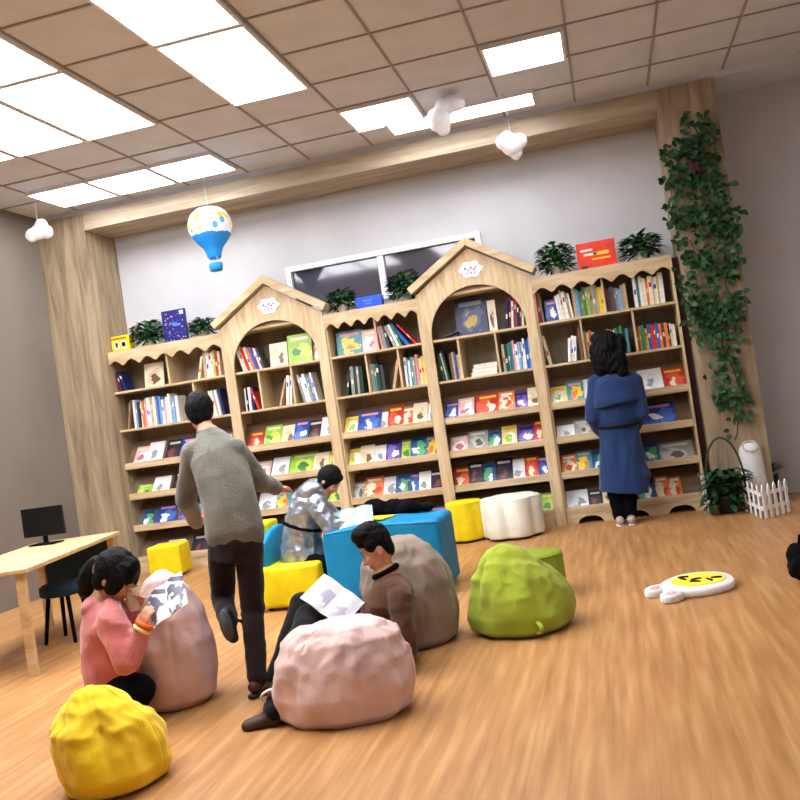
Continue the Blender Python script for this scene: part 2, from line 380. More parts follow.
def upright(ui,row,items,rowname,group):
    """items: (x, thick, height, depth, colour, lean deg)  standing with spine to the front"""
    z=ZP1 if row==1 else ZP2; n=len(items); rnd=random.Random(ui*10+row)
    for i,(x,th,h,dp,col,lean) in enumerate(items):
        yf=.05+rnd.random()*.03; b=bm_()
        t2=th/2; c_=.0025
        box(b,-t2,-t2+c_,0,dp,0,h,0); box(b,t2-c_,t2,0,dp,0,h,0); box(b,-t2+c_,t2-c_,0,c_,0,h,0)
        box(b,-t2+c_,t2-c_,c_,dp-.004,.003,h-.003,1)
        v0=.3+.45*rnd.random()
        if rnd.random()<.6: box(b,-t2*.6,t2*.6,-.0006,0,h*v0,h*(v0+.16),2)      # spine title patch
        a=math.radians(lean); lowx=(t2 if a>0 else -t2)
        M=Matrix.Translation((x,yf,z+.0006))@Matrix.Translation((lowx,0,0))@Matrix.Rotation(a,4,'Y')@Matrix.Translation((-lowx,0,0))
        bmesh.ops.transform(b,matrix=M,verts=b.verts[:])
        lab='%s upright book, %s, %s, %s'%(NAMEC.get(col,col),place_label(i,n),rowname,units[ui][3])
        acc={'white':'blue','cream':'red','yellow':'red'}.get(col,'cream')
        mk('book',b,[bmat(col),PAGES,bmat(acc)],label=lab,cat='book',group=group,origin=(x,yf,z))
def run(x,specs,hbase=.22,lean=0,gap=.002,seed=0):
    rnd=random.Random(seed+int(x*100)); out=[]
    for s in specs:
        th=.014+rnd.random()*.012; h=hbase*(.88+rnd.random()*.2)
        if isinstance(s,tuple): s,th=s
        adv=th/math.cos(math.radians(lean))+gap
        out.append((x+th/2,th,h,.15+rnd.random()*.03,s,lean)); x+=adv
    return out
TG='upright books on the top shelves'; SG='upright books on the second shelves'
R1='top shelf'; R2='second shelf'
faces=[]   # face-out picture books standing on an upper shelf: (ui,row,x,w,h,[colours],label)
# A
upright(0,1,run(.06,['darkred','darkblue','black','darkblue'],.2,-14,seed=1)+run(.86,['cream'],.24,16)+run(.93,['tan',('white',.03),('cream',.03),'white',('lime',.02),'red','cream'],.25,3,seed=2),R1,TG)
upright(0,2,run(.07,['tan','brown'],.26,12,seed=3)+run(.15,['white','lightblue','darkgrey','black','white','orange','pink','white','white','tan','white','grey','blue','lightblue','white','pink','white','white','grey','lightblue','white','white'],.26,2,seed=4)+run(.97,['white','cream','grey','white','darkblue'],.24,-6,seed=5),R2,SG)
# B
upright(1,1,run(1.33,['white','cream','red','white','orange','blue','red','white','darkgrey'],.22,-14,seed=6),R1,TG)
upright(1,2,run(1.30,['white','black','white','darkblue'],.22,2,seed=7)+run(1.42,['red'],.2,-16)+run(1.62,['tan'],.24,20)+run(1.70,['white','white'],.25,8,seed=8)+run(1.87,['grey','white','white','grey','lightblue','white'],.25,-9,seed=9),R2,SG)
# C
upright(2,1,run(2.66,['pink','grey','darkgrey'],.22,-6,seed=10)+run(2.77,['grey','white','green'],.22,-18,seed=11)+run(2.88,[('blue',.03)],.26,-33)+run(2.965,['red'],.23,-38),R1,TG)
upright(2,2,run(2.26,['darkgreen'],.24,14)+run(2.32,[('grey',.03),('darkgreen',.03),('grey',.02),('darkgreen',.03)],.26,3,seed=12)+run(2.52,[('grey',.03),('teal',.02),('darkgreen',.03),('darkgrey',.03)],.26,0,seed=13)+run(2.70,['tan'],.27,16)+run(2.83,['white','lightblue','white','teal',('grey',.02),'pink','cream','yellow','cream'],.25,2,seed=14),R2,SG)
# D
upright(3,1,run(3.77,['darkblue','darkred','white','red','darkblue','brown','cream'],.25,7,seed=15),R1,TG)
upright(3,2,run(3.17,['darkgreen','white','darkgreen'],.25,-7,seed=16)+run(3.245,['brown','tan','blue','tan','cream'],.23,0,seed=17)+run(3.70,['cream','darkgreen','teal','teal','pink','white','lightblue','white','white','blue','lightblue'],.25,1,seed=18),R2,SG)
# E
upright(4,1,run(4.07,['red','grey'],.24,-2,seed=19)+run(4.23,['white','white','cream','white','tan','white'],.24,-5,seed=20)+run(4.36,['tan','lightblue','teal','tan','green','lime','grey','yellow','grey','cream','yellow','yellow'],.24,0,seed=21)
 +run(4.63,['darkred','brown',('darkgrey',.03),'grey','grey','lightblue','grey','tan'],.2,0,seed=22),R1,TG)
upright(4,1,run(4.86,[('white',.025),('teal',.02),('white',.025),('cream',.025),('orange',.015),('cream',.035),('white',.035),('yellow',.012),('white',.035)],.25,1,seed=23),'top shelf right end',TG)
upright(4,2,run(4.09,['cream'],.26,-8)+run(4.25,[('white',.022),('white',.022),('white',.022)],.22,7,seed=24)+run(4.36,['brown','darkgrey','tan'],.27,0,seed=25)+run(4.43,['cream','orange','tan','green'],.24,0,seed=26),R2,SG)
upright(4,2,run(4.60,['tan','orange','white','green'],.22,0,seed=29)+run(4.70,['green','darkgreen','teal'],.22,0,seed=30)+run(4.83,['orange','tan','green','yellow','blue','red','red','blue','orange','brown','orange'],.2,0,seed=27)+run(5.06,['white','darkgrey','white','cream'],.2,0,seed=28),'second shelf right half',SG)
CV=dict(
 greenp=cover('cover_green',[PAL['lime'],(190,214,90),(70,130,60),PAL['cream']]),
 tanp=cover('cover_tan',[PAL['cream'],(214,196,160),PAL['brown'],PAL['cream']]),
 multi=cover('cover_multi',[PAL['teal'],PAL['yellow'],PAL['orange'],PAL['pink'],PAL['white']],4),
 navy=cover('cover_navy',[(46,52,92),(80,90,130),(190,160,60),(150,160,180)]),
 white=cover('cover_white',[PAL['white'],(220,226,230),PAL['grey'],PAL['white'],(120,60,50)]),
 dark=cover('cover_dark',[(30,30,40),(60,44,50),(120,60,60),(200,200,200)]),
 blue=cover('cover_blue',[(40,70,150),(70,110,190),PAL['white'],PAL['pink']]),
 red=cover('cover_red',[(190,50,44),(220,90,60),PAL['cream'],PAL['yellow']]),
 orange=cover('cover_orange',[(224,124,60),PAL['cream'],(200,70,50),PAL['white']]),
 yellow=cover('cover_yellow',[(236,214,110),PAL['white'],PAL['lime'],(230,190,60)]),
 bluegreen=cover('cover_bluegreen',[(50,90,130),(90,170,120),PAL['white'],(40,50,100)]),
 pinkp=cover('cover_pink',[(228,180,180),PAL['white'],(180,110,120),PAL['cream']]),
 grey=cover('cover_grey',[(150,148,140),(190,186,176),(90,88,84),(210,206,196)]),
 purple=cover('cover_purple',[(80,60,140),(130,110,190),PAL['white'],(40,30,80)]))
DESC=dict(greenp='lime green',tanp='tan and cream',multi='multicoloured',navy='navy blue',white='white',dark='dark',blue='blue',red='red',orange='orange and cream',yellow='pale yellow',bluegreen='blue and green',pinkp='pale pink',grey='grey',purple='purple')
def picbook(x,y,z,w,h,k,tilt,yaw,label,group,th=.012):
    b=bm_(); w2=w/2
    box(b,-w2,w2,0,.0015,0,h,0); box(b,-w2,w2,th-.0015,th,0,h,0); box(b,-w2,-w2+.0015,.0015,th-.0015,0,h,0); box(b,-w2+.0015,w2-.003,.0015,th-.0015,.003,h-.003,1)
    M=Matrix.Translation((x,y,z))@Matrix.Rotation(math.radians(-tilt),4,'X')@Matrix.Rotation(math.radians(yaw),4,'Y')
    lo=min((Matrix.Rotation(math.radians(yaw),4,'Y')@v.co).z for v in b.verts)
    bmesh.ops.transform(b,matrix=M@Matrix.Translation((0,0,0)),verts=b.verts[:])
    lift=-min((v.co.z for v in b.verts))+z
    for v in b.verts: v.co.z+=lift
    return mk('picture_book',b,[CV[k],PAGES],label=label,cat='book',group=group,origin=(x,y,z))
FG='picture books standing face out on the upper shelves'
for args in [
 (.40,.10,ZP1,.20,.23,'tanp','tan picture book with a brown figure, top shelf of the leftmost bookcase'),
 (1.67,.10,ZP1,.17,.22,'tanp','cream picture book with brown figure, under the arch of the left gabled bookcase'),
 (1.88,.10,ZP1,.23,.27,'greenp','large lime green picture book under the arch of the left gabled bookcase'),
 (2.05,.14,ZP1,.12,.15,'pinkp','pale picture book right of the large lime green one, left arch'),
 (2.36,.10,ZP1,.25,.22,'multi','yellow and orange picture book on the top shelf of the middle bookcase'),
 (2.55,.09,ZP1,.14,.20,'pinkp','pink picture book beside the divider, top shelf of the middle bookcase'),
 (3.47,.16,ZP1,.28,.34,'navy','tall dark blue illustrated book under the arch of the right gabled bookcase'),
 (3.66,.12,ZP1,.07,.28,'tanp','narrow tan picture book right of the tall dark blue one, right arch'),
 (4.17,.08,ZP1,.10,.19,'blue','small blue and white picture book at left, top shelf, rightmost bookcase'),
]:
    x,y,z,w,h,k,lab=args; picbook(x,y,z+.001,w,h,k,10,0,lab,FG)
# dark grey booklets lying leaning under the right arch
for k,(x,zz,rot) in enumerate([(3.22,ZP1+.001,-8)]):
    b=bm_(); box(b,-.10,.10,0,.16,0,.012,0); box(b,-.097,.099,.002,.158,.003,.009,1); bmesh.ops.transform(b,matrix=Matrix.Translation((x+.03,.1,zz+.03))@Matrix.Rotation(math.radians(-14),4,'Y'),verts=b.verts[:])
    lo=min(v.co.z for v in b.verts)
    for v in b.verts: v.co.z+=zz-lo
    mk('booklet',b,[bmat('darkgrey'),PAGES],label='dark grey booklet lying flat at the left under the right arch',cat='booklet')
# white boxed sets lying flat, second shelf of right gabled bookcase
for k in range(3):
    b=bm_(); w=.115-.004*k; z=ZP2+.001+k*.034; box(b,3.53-w+.01*k,3.53+w+.01*k,.06,.20,z,z+.003,0); box(b,3.53-w+.01*k,3.53+w+.01*k,.06,.20,z+.03,z+.033,0); box(b,3.53-w+.004+.01*k,3.53+w-.004+.01*k,.063,.20,z+.003,z+.03,1)
    mk('book',b,[bmat('white'),PAGES],label='thick white book lying flat, %s of the stack of three on the right gabled bookcase'%('bottom','middle','top')[k],cat='book',group='stack of white books lying flat')
# ---- sloping display shelves
DG='picture books on the sloping display shelves'
rows=['upper display shelf','second display shelf','third display shelf','lowest display shelf']
disp={ # (unit,row): list of (fraction, width, height, kind)
 (0,0):[(.14,.13,.18,'pinkp'),(.27,.15,.20,'white'),(.42,.14,.21,'dark'),(.57,.18,.2,'blue'),(.72,.13,.23,'red'),(.87,.15,.18,'grey')],
 (0,1):[(.14,.14,.1,'greenp'),(.29,.16,.15,'white'),(.45,.15,.18,'dark'),(.6,.15,.17,'tanp'),(.74,.13,.18,'orange'),(.88,.14,.18,'white')],
 (0,2):[(.12,.12,.16,'bluegreen'),(.29,.19,.18,'blue'),(.47,.16,.17,'purple'),(.61,.13,.16,'multi'),(.75,.15,.15,'tanp'),(.89,.13,.16,'white')],
 (0,3):[(.16,.15,.14,'purple'),(.33,.16,.14,'white'),(.55,.18,.17,'dark'),(.74,.16,.16,'grey'),(.89,.13,.15,'pinkp')],
 (1,0):[(.16,.13,.16,'red'),(.33,.15,.19,'greenp'),(.48,.14,.18,'tanp'),(.61,.13,.2,'blue'),(.74,.13,.19,'dark'),(.87,.12,.2,'white')],
 (1,1):[(.18,.14,.17,'pinkp'),(.36,.15,.18,'white'),(.58,.24,.21,'greenp'),(.76,.13,.17,'tanp'),(.88,.1,.18,'yellow')],
 (1,2):[(.18,.16,.18,'white'),(.35,.14,.17,'multi'),(.52,.16,.19,'grey'),(.7,.16,.18,'white'),(.86,.14,.17,'greenp')],
 (1,3):[(.2,.16,.17,'blue'),(.4,.16,.18,'white'),(.6,.16,.18,'orange'),(.8,.16,.17,'dark')],
 (2,0):[(.12,.14,.17,'yellow'),(.30,.2,.19,'blue'),(.46,.12,.17,'white'),(.58,.13,.22,'red'),(.71,.12,.19,'orange'),(.84,.12,.2,'tanp'),(.945,.09,.19,'white')],
 (2,1):[(.1,.11,.17,'yellow'),(.23,.12,.18,'tanp'),(.36,.12,.17,'white'),(.51,.13,.2,'purple'),(.64,.11,.19,'greenp'),(.77,.13,.2,'bluegreen'),(.91,.13,.21,'multi')],
 (2,2):[(.1,.12,.16,'grey'),(.25,.16,.19,'orange'),(.41,.13,.18,'white'),(.56,.13,.18,'bluegreen'),(.67,.1,.19,'blue'),(.79,.1,.18,'white'),(.91,.12,.18,'dark')],
 (2,3):[(.3,.16,.16,'grey'),(.5,.15,.16,'dark'),(.7,.16,.16,'grey'),(.88,.14,.16,'blue')],
 (3,0):[(.15,.12,.17,'blue'),(.28,.13,.18,'pinkp'),(.47,.19,.21,'red'),(.64,.13,.19,'orange'),(.77,.13,.18,'purple'),(.88,.1,.19,'tanp')],
 (3,1):[(.17,.14,.15,'pinkp'),(.34,.16,.17,'grey'),(.5,.13,.16,'bluegreen'),(.62,.12,.18,'yellow'),(.77,.17,.17,'purple'),(.89,.1,.2,'red')],
 (3,2):[(.15,.13,.18,'red'),(.28,.12,.2,'dark'),(.4,.11,.19,'bluegreen'),(.53,.14,.21,'dark'),(.65,.12,.19,'white'),(.77,.11,.2,'red'),(.88,.11,.19,'blue')],
 (3,3):[(.2,.15,.16,'dark'),(.4,.15,.16,'dark'),(.62,.16,.16,'blue'),(.87,.12,.16,'greenp')],
 (4,0):[(.08,.13,.17,'yellow'),(.20,.13,.19,'multi'),(.32,.13,.2,'white'),(.46,.15,.17,'dark'),(.60,.14,.18,'orange'),(.74,.18,.2,'white'),(.9,.17,.19,'red')],
 (4,1):[(.09,.14,.12,'white'),(.22,.14,.14,'grey'),(.34,.13,.15,'white'),(.47,.13,.16,'dark'),(.62,.13,.19,'bluegreen'),(.77,.22,.22,'blue')],
 (4,2):[(.08,.12,.17,'orange'),(.19,.12,.18,'multi'),(.30,.12,.18,'bluegreen'),(.41,.12,.17,'purple'),(.53,.13,.17,'dark'),(.66,.14,.18,'bluegreen'),(.84,.26,.16,'grey')],
 (4,3):[(.1,.17,.16,'white'),(.23,.1,.13,'dark'),(.34,.12,.18,'tanp'),(.47,.13,.16,'dark'),(.60,.14,.18,'bluegreen'),(.71,.1,.19,'orange'),(.80,.09,.18,'orange')],
}
for (ui,ri),L in disp.items():
    a,c,_,un=units[ui]; z=LIPS[ri]; rnd=random.Random(ui*7+ri)
    for i,(f,w,h,k) in enumerate(L):
        w*=1.08; h=min(.235,h*1.16)
        x=a+(c-a)*f; sd=.001+.0125*(i%2)+rnd.random()*.0005
        # slab lies on the slope (direction (0,.185,.25)); offset along its outward normal
        tilt=math.degrees(math.atan2(.219,.25)); yaw=rnd.uniform(-1.0,1.0)
        nrm=V((0,-.25,.219)).normalized()
        th=.011; base=V((x,.016,z-.045))+nrm*(th+sd)
        b=bm_(); w2=w/2
        box(b,-w2,w2,0,.0015,0,h,0); box(b,-w2,w2,th-.0015,th,0,h,0); box(b,-w2,-w2+.0015,.0015,th-.0015,0,h,0); box(b,-w2+.0015,w2-.003,.0015,th-.0015,.003,h-.003,1)
        bmesh.ops.transform(b,matrix=Matrix.Translation(base+V((0,.219,.25)).normalized()*.031)@Matrix.Rotation(-math.radians(tilt),4,'X')@Matrix.Rotation(math.radians(yaw),4,'Y'),verts=b.verts[:])
        mk('picture_book',b,[CV[k],PAGES],label='%s picture book, %s, %s, %s'%(DESC[k],place_label(i,len(L)),rows[ri],un),cat='book',group=DG,origin=base)
# ================================================================= THINGS ON TOP OF THE BOOKCASES
POTM=mat('white_pot',(214,210,200),.5,.04); SOIL=mat('dark_soil',(46,34,26),1,.3,60)
LEAF=mat('green_leaf',(30,66,34),.6,.35,25,spec=.25); LEAF2=mat('mid_green_leaf',(60,104,56),.5,.3,25,spec=.4); IVY=mat('ivy_leaf',(46,74,44),.5,.35,14)
def leaf(bm,p,d,L,W,up,mi=0,bend=.25):
    ax,s,t=frame_of(d,up.cross(d)+V((.001,0,0))); pts=[]
    prof=[(0,.0),(.2,.75),(.45,1),(.75,.65),(1,0)]
    l=[];r=[];mid=[]
    for u,w in prof:
        c=V(p)+ax*(L*u)-V((0,0,1))*(bend*L*u*u); mid.append(bm.verts.new(c+t*.0)); l.append(bm.verts.new(c+s*(W*w/2)+t*(.12*W*w))); r.append(bm.verts.new(c-s*(W*w/2)+t*(.12*W*w)))
    for i in range(4):
        for A in (l,r):
            try: f=bm.faces.new((mid[i],mid[i+1],A[i+1],A[i])); f.material_index=mi; f.smooth=True
            except ValueError: pass
def potted(x,y,z,w,h,label,seed,pot_h=.08,pot_r=.05,n=150,drop=.0,spread=1.0,ll=.07):
    rnd=random.Random(seed); t=thing('potted_plant',(x,y,z),label,'plant')
    b=bm_(); lathe(b,(x,y,z),[(pot_r*.7,0),(pot_r*.75,.002),(pot_r,pot_h-.01),(pot_r*1.08,pot_h-.008),(pot_r*1.08,pot_h),(pot_r*.92,pot_h),(pot_r*.88,pot_h-.015)],24); p=mk('pot',b,POTM,t,True)
    b=bm_(); lathe(b,(x,y,z),[(pot_r*.8,pot_h-.02),(pot_r*.87,pot_h-.013),(.005,pot_h-.008)],16); mk('soil',b,SOIL,t)
    b=bm_(); b2=bm_()
    for k in range(int(n*1.5)):
        a=rnd.uniform(0,2*PI); e=rnd.uniform(-.15,1)**1; rr=rnd.random()**.5
        q=V((x+math.cos(a)*rr*w/2*.8,y+math.sin(a)*rr*.09,z+pot_h*.45+(h-pot_h*.45)*(.10+.85*rnd.random()*(1-.3*rr*rr))))
        if k<16:
            tube(b2,[(x,y,z+pot_h-.01),(x+(q.x-x)*.4,y+(q.y-y)*.4,z+pot_h+(q.z-z-pot_h)*.6),q],.0025,5)
        d=V((math.cos(a)*(.5+rr),math.sin(a)*.6-.2,rnd.uniform(-.5,.8)))
        leaf(b,q,d,ll*rnd.uniform(.7,1.2),ll*.55,V((0,0,1)),rnd.choice((0,0,0,1)))
    mk('stems',b2,LEAF,t,True); f=mk('foliage',b,[LEAF,LEAF2],t)
potted(.40,.13,H+.001,.34,.27,'bushy green potted plant between the yellow box and the dark blue poster book',1,n=260)
potted(.95,.15,H+.001,.24,.20,'small green potted plant right of the dark blue poster book',2,n=160)
potted(2.33,.15,H+.001,.26,.24,'green potted plant left of the blue box, in front of the window',3,n=170)
potted(2.93,.15,H+.001,.34,.30,'green potted plant right of the blue box, beside the right gable',4,n=240)
potted(4.27,.14,H+.001,.34,.30,'green potted plant left of the red box',5,n=230)
potted(4.97,.14,H+.001,.36,.25,'green potted plant right of the red box',6,n=240)
# boxes and displays
def carton(x,y,z,w,d,h,cmat,label,rotx=0,art=None,name='box'):
    t=thing(name,(x,y,z),label,'box'); b=bm_(); box(b,x-w/2,x+w/2,y,y+d,z,z+h); mk('body',b,cmat,t,bevel=.003)
    if art:
        for nm,pl in art.items():
            b=bm_(); 
            for (u0,u1,v0,v1,k) in pl[0]: box(b,x-w/2+w*u0,x-w/2+w*u1,y-.0025,y-.0003,z+h*v0,z+h*v1,k)
            mk(nm,b,pl[1],t)
    return t
Y_=mat('yellow_card',(240,214,20),.4); R_=mat('red_card',(226,66,46),.4); B_=mat('blue_card',(36,84,214),.4); DB=mat('navy_card',(32,36,110),.4)
PK=mat('pale_print',(235,226,210),.5); DK=mat('dark_print',(66,44,60),.5); YL=mat('gold_print',(240,190,70),.5); PB=mat('sky_print',(90,130,220),.5)
carton(.08,.08,H+.001,.27,.10,.155,Y_,'yellow box with small printed figures at the left end of the bookcase tops',art={'printed_figures':([(.12,.32,.2,.62,0),(.16,.28,.3,.55,1),(.4,.58,.2,.66,0),(.45,.54,.3,.6,1),(.66,.88,.2,.66,0),(.7,.84,.3,.58,1),(.1,.9,.78,.88,2)],[PK,DK,R_])})
rnd=random.Random(3)
dots=[]
for k in range(70):
    u,v=rnd.uniform(.06,.9),rnd.uniform(.05,.92); dots.append((u,u+.035,v,v+.022,rnd.choice((0,1,2))))
t=carton(.69,.10,H+.001,.24,.03,.31,DB,'upright dark blue poster book with a starry printed cover',art={'printed_stars':(dots,[PK,PB,R_]),'printed_moon':([(.78,.94,.84,.95,0),(.3,.62,.56,.62,1),(.42,.75,.5,.56,1)],[PK,PB])},name='poster_book'); t['category']='poster'
carton(2.59,.10,H+.001,.24,.10,.115,B_,'blue box standing between the two middle potted plants',art={'printed_lines':([(.3,.62,.62,.72,0),(.36,.6,.4,.48,0)],[PB])})
carton(4.61,.10,H+.001,.32,.08,.235,R_,'red box with yellow printed lines on top of the rightmost bookcase',art={'printed_lines':([(.1,.42,.68,.76,1),(.18,.5,.52,.6,1),(.42,.82,.5,.62,0),(.38,.86,.34,.4,0),(.08,.24,.08,.16,2)],[YL,PK,DK])})
# ================================================================= HANGING THINGS
def lantern_mat():
    m,nt,b=newmat('blue_white_balloon_paper'); t=nt.nodes.new('ShaderNodeTexCoord'); sp=nt.nodes.new('ShaderNodeSeparateXYZ'); nt.links.new(t.outputs['Generated'],sp.inputs[0])
    n=nt.nodes.new('ShaderNodeTexNoise'); n.inputs['Scale'].default_value=14; nt.links.new(t.outputs['Generated'],n.inputs['Vector'])
    ma=nt.nodes.new('ShaderNodeMath'); ma.operation='MULTIPLY_ADD'; ma.inputs[1].default_value=.10; nt.links.new(n.outputs[0],ma.inputs[0]); nt.links.new(sp.outputs[2],ma.inputs[2])
    base=ramp(nt,ma.outputs[0],[(0,(20,140,226)),(.50,(238,244,248)),(.99,(70,150,214))],'CONSTANT')
    v=nt.nodes.new('ShaderNodeTexVoronoi'); v.inputs['Scale'].default_value=5.5; nt.links.new(t.outputs['Generated'],v.inputs['Vector'])
    st=ramp(nt,v.outputs['Distance'],[(0,(255,255,255)),(.36,(0,0,0))],'CONSTANT')
    ma2=nt.nodes.new('ShaderNodeMath'); ma2.operation='GREATER_THAN'; ma2.inputs[1].default_value=.5; nt.links.new(sp.outputs[2],ma2.inputs[0])
    ml=nt.nodes.new('ShaderNodeMath'); ml.operation='MULTIPLY'; nt.links.new(st,ml.inputs[0]); nt.links.new(ma2.outputs[0],ml.inputs[1])
    mx=nt.nodes.new('ShaderNodeMix'); mx.data_type='RGBA'; nt.links.new(ml.outputs[0],mx.inputs[0]); nt.links.new(base,mx.inputs[6]); 
    rr=ramp(nt,v.outputs['Color'],[(0,(240,214,70)),(.5,(90,170,220)),(.75,(240,220,90))],'CONSTANT'); nt.links.new(rr,mx.inputs[7])
    nt.links.new(mx.outputs[2],b.inputs['Base Color']); b.inputs['Roughness'].default_value=.7; return m
bp=at(211,232,-.8); t=thing('balloon_lantern',(bp.x,bp.y,bp.z-.25),'blue and white hot air balloon paper lantern hanging before the wall','lantern')
b=bm_(); cz=bp.z+.02
prof=[(.052,-.24),(.056,-.235),(.062,-.2),(.082,-.15),(.12,-.11),(.155,-.06),(.176,0),(.180,.04),(.17,.09),(.145,.135),(.10,.17),(.05,.186),(.01,.19)]
lathe(b,(bp.x,bp.y,cz),[(r,z*1.0) for r,z in prof],40,wob=lambda a,z:1+.012*math.cos(12*a)); mk('balloon_envelope',b,lantern_mat(),t,True)
b=bm_(); lathe(b,(bp.x,bp.y,cz),[(.045,-.345),(.052,-.34),(.056,-.285),(.05,-.28)],20); mk('basket',b,mat('basket_blue',(24,140,200),.6),t,True,label='bright blue basket')
b=bm_()
for k in range(4): a=PI/4+k*PI/2; tube(b,[(bp.x+.05*math.cos(a),bp.y+.05*math.sin(a),cz-.285),(bp.x+.052*math.cos(a),bp.y+.052*math.sin(a),cz-.238)],.002,5)
mk('basket_cord',b,WHT,t)
b=bm_(); tube(b,[(bp.x,bp.y,cz+.188),(bp.x,bp.y,ZC-.002)],.0015,5); mk('hanging_string',b,WHT,t)
def cloud(px,py,Y,sz,lumps,label,seed):
    p=at(px,py,Y); t=thing('cloud_ornament',p,label,'ornament'); b=bm_()
    for (dx,dz,r) in lumps: ell(b,(p.x+dx*sz,p.y+.02*math.sin(dx*40),p.z+dz*sz),(r*sz,r*sz*.8,r*sz))
    blob('cloud_body',b,mat('white_felt',(238,238,242),.9,.02,20),t,.008,5,.003,14)
    b=bm_(); tube(b,[(p.x,p.y,p.z+.05*sz),(p.x,p.y,ZC-.002)],.0015,5); mk('hanging_string',b,WHT,t)
cloud(446,116,-1.0,1,[(-.05,-.03,.09),(-.08,.02,.06),(.0,.07,.075),(.07,.09,.07),(-.03,-.10,.05),(.11,.06,.05)],'large white cloud ornament hanging beside the long ceiling light',1)
cloud(512,145,-.9,1,[(0,0,.085),(-.06,.03,.06),(.06,.02,.06),(.02,-.06,.05),(-.03,.06,.05),(.02,-.09,.03)],'small round white cloud ornament hanging before the right end of the beam',2)
cloud(39,232,-.9,1,[(0,0,.07),(-.06,-.02,.06),(.06,-.01,.06),(.02,.05,.06)],'white cloud ornament hanging by the left pillar at far left',3)
# ================================================================= IVY ON THE RIGHT PILLAR
t=thing('ivy_vine',(5.5,PF-.02,.5),'long green ivy vine climbing the right wooden pillar','plant')
rnd=random.Random(11); b=bm_(); b2=bm_(); b3=bm_()
paths=[[(735,440),(742,405),(735,372),(722,345),(730,310),(722,270),(728,225),(712,190),(702,150),(693,120)],
       [(722,400),(716,380),(722,345)],[(722,345),(712,305),(694,300),(685,270)],[(728,225),(700,215),(680,220),(668,205)],
       [(712,190),(690,180),(672,178)],[(702,150),(684,148),(675,165)],[(722,270),(700,262),(690,240)],[(730,310),(715,315),(704,330),(700,300)],[(742,405),(728,395),(716,392)]]
for pi,path in enumerate(paths):
    pts=[at(x,y,PF-.03) for x,y in path]
    fine=[]
    for q0,q1 in zip(pts,pts[1:]):
        for k in range(5): fine.append(q0.lerp(q1,k/5)+V((rnd.uniform(-.01,.01),rnd.uniform(-.012,.012),0)))
    fine.append(pts[-1]); tube(b2,fine,.005 if pi==0 else .003,6)
    for q in fine:
        dens=7 if q.z>1.35 else 3
        if q.z<.75: dens=1
        for k in range(dens+(2 if q.z>2 else 0)):
            sp=.13 if q.z>1.3 else .06
            p=q+V((rnd.uniform(-sp,sp),rnd.uniform(-.03,.015),rnd.uniform(-.1,.1)))
            if p.x<5.19: continue
            leaf(b,p,V((rnd.uniform(-1,1),rnd.uniform(-.8,-.1),rnd.uniform(-1,.4))),rnd.uniform(.055,.085),rnd.uniform(.035,.05),V((0,-1,.3)),rnd.choice((0,0,1)),.1)
mk('vine_stem',b2,mat('brown_green_stem',(58,56,36),.8),t,True); mk('vine_foliage',b,[IVY,LEAF],t)
b=bm_()
for q in ((688,158),(694,160),(690,164)):
    p=at(*q,PF-.06); leaf(b,p,V((.2,-.4,-1)),.09,.035,V((0,-1,0)))
mk('vine_red_leaves',b,mat('dark_red_leaf',(92,34,44),.6),t,label='dark red leaves among the green')
# ================================================================= SOFT FURNITURE
def fabric(name,col,bump=.25,rough=.9,sheen=.15,bs=220,var=.05): return mat(name,col,rough,var,6,bump,bs,0,sheen,.2)
YEL=fabric('yellow_leatherette',(228,204,22),.08,.6,0,90); BLU=fabric('blue_leatherette',(22,128,176),.08,.55,0,90); WL=fabric('white_leatherette',(232,232,216),.06,.55,0,90); GRN=fabric('green_leatherette',(136,150,44),.08,.6,0,90)
SHADOWB=mat('black_foot_and_shadow',(24,20,18),.6)  # black of feet and soles, also of the pouf strips painted as shadow
def rot_z(bm,c,a):
    M=Matrix.Translation(c)@Matrix.Rotation(a,4,'Z')@Matrix.Translation(-V(c)); bmesh.ops.transform(bm,matrix=M,verts=bm.verts[:])
def feet(t,pts,z1,r=.018):
    for x,y in pts:
        b=bm_(); cap_=[(r,0),(r,z1)]; lathe(b,(x,y,0),[(r*.8,0),(r,.003),(r,z1)],12); mk('foot',b,SHADOWB,t)
# yellow cube in front of the leftmost bookcase
t=thing('pouf',(.52,-.36,0),'small yellow cube pouf in front of the leftmost bookcase','pouf')
b=bm_(); box(b,.40,.70,-.50,-.22,.02,.285); rot_z(b,V((.52,-.36,0)),.12); mk('cushion',b,YEL,t,bevel=.022,seg=4); feet(t,[(.42,-.44),(.62,-.44),(.42,-.27),(.62,-.27)],.025)
def petal(name,cx,cy,r,h,m,lobes,amp,label,ph=0,dep=.03):
    t=thing(name,(cx,cy,0),label,'pouf'); b=bm_()
    w=lambda a,z:1+amp*abs(math.cos(lobes*(a+ph)/2))-amp*.5
    lathe(b,(cx,cy,0),[(r*.2,.02),(r*.97,.02),(r,.035),(r*1.0,h*.5),(r,h-.03),(r*.97,h-.01),(r*.92,h),(r*.3,h+.004)],72,wob=w); mk('cushion',b,m,t,True)
    b=bm_(); lathe(b,(cx,cy,0),[(r*.9,0),(r*.9,.021)],48,wob=w); mk('base',b,SHADOWB,t)  # dark base strip stands in for the shadow under the pouf
    b=bm_(); tube(b,[(cx+r*.985*w(a,0)*math.cos(a),cy+r*.985*w(a,0)*math.sin(a),h-.012) for a in [2*PI*k/72 for k in range(72)]],.003,6,closed=True); mk('seam',b,m,t,True)
petal('pouf',3.235,-.24,.155,.335,YEL,6,.10,'yellow scalloped pouf beside the blue block table, left of the white pouf',.3)
petal('pouf',3.63,-.28,.24,.335,WL,6,.15,'large white scalloped pouf right of the small yellow one',.1)
gs=flo(546,551,.25)
petal('pouf',gs.x-.07,gs.y+.0,.16,.25,GRN,1,.0,'round green pouf half hidden behind the lime green beanbag')
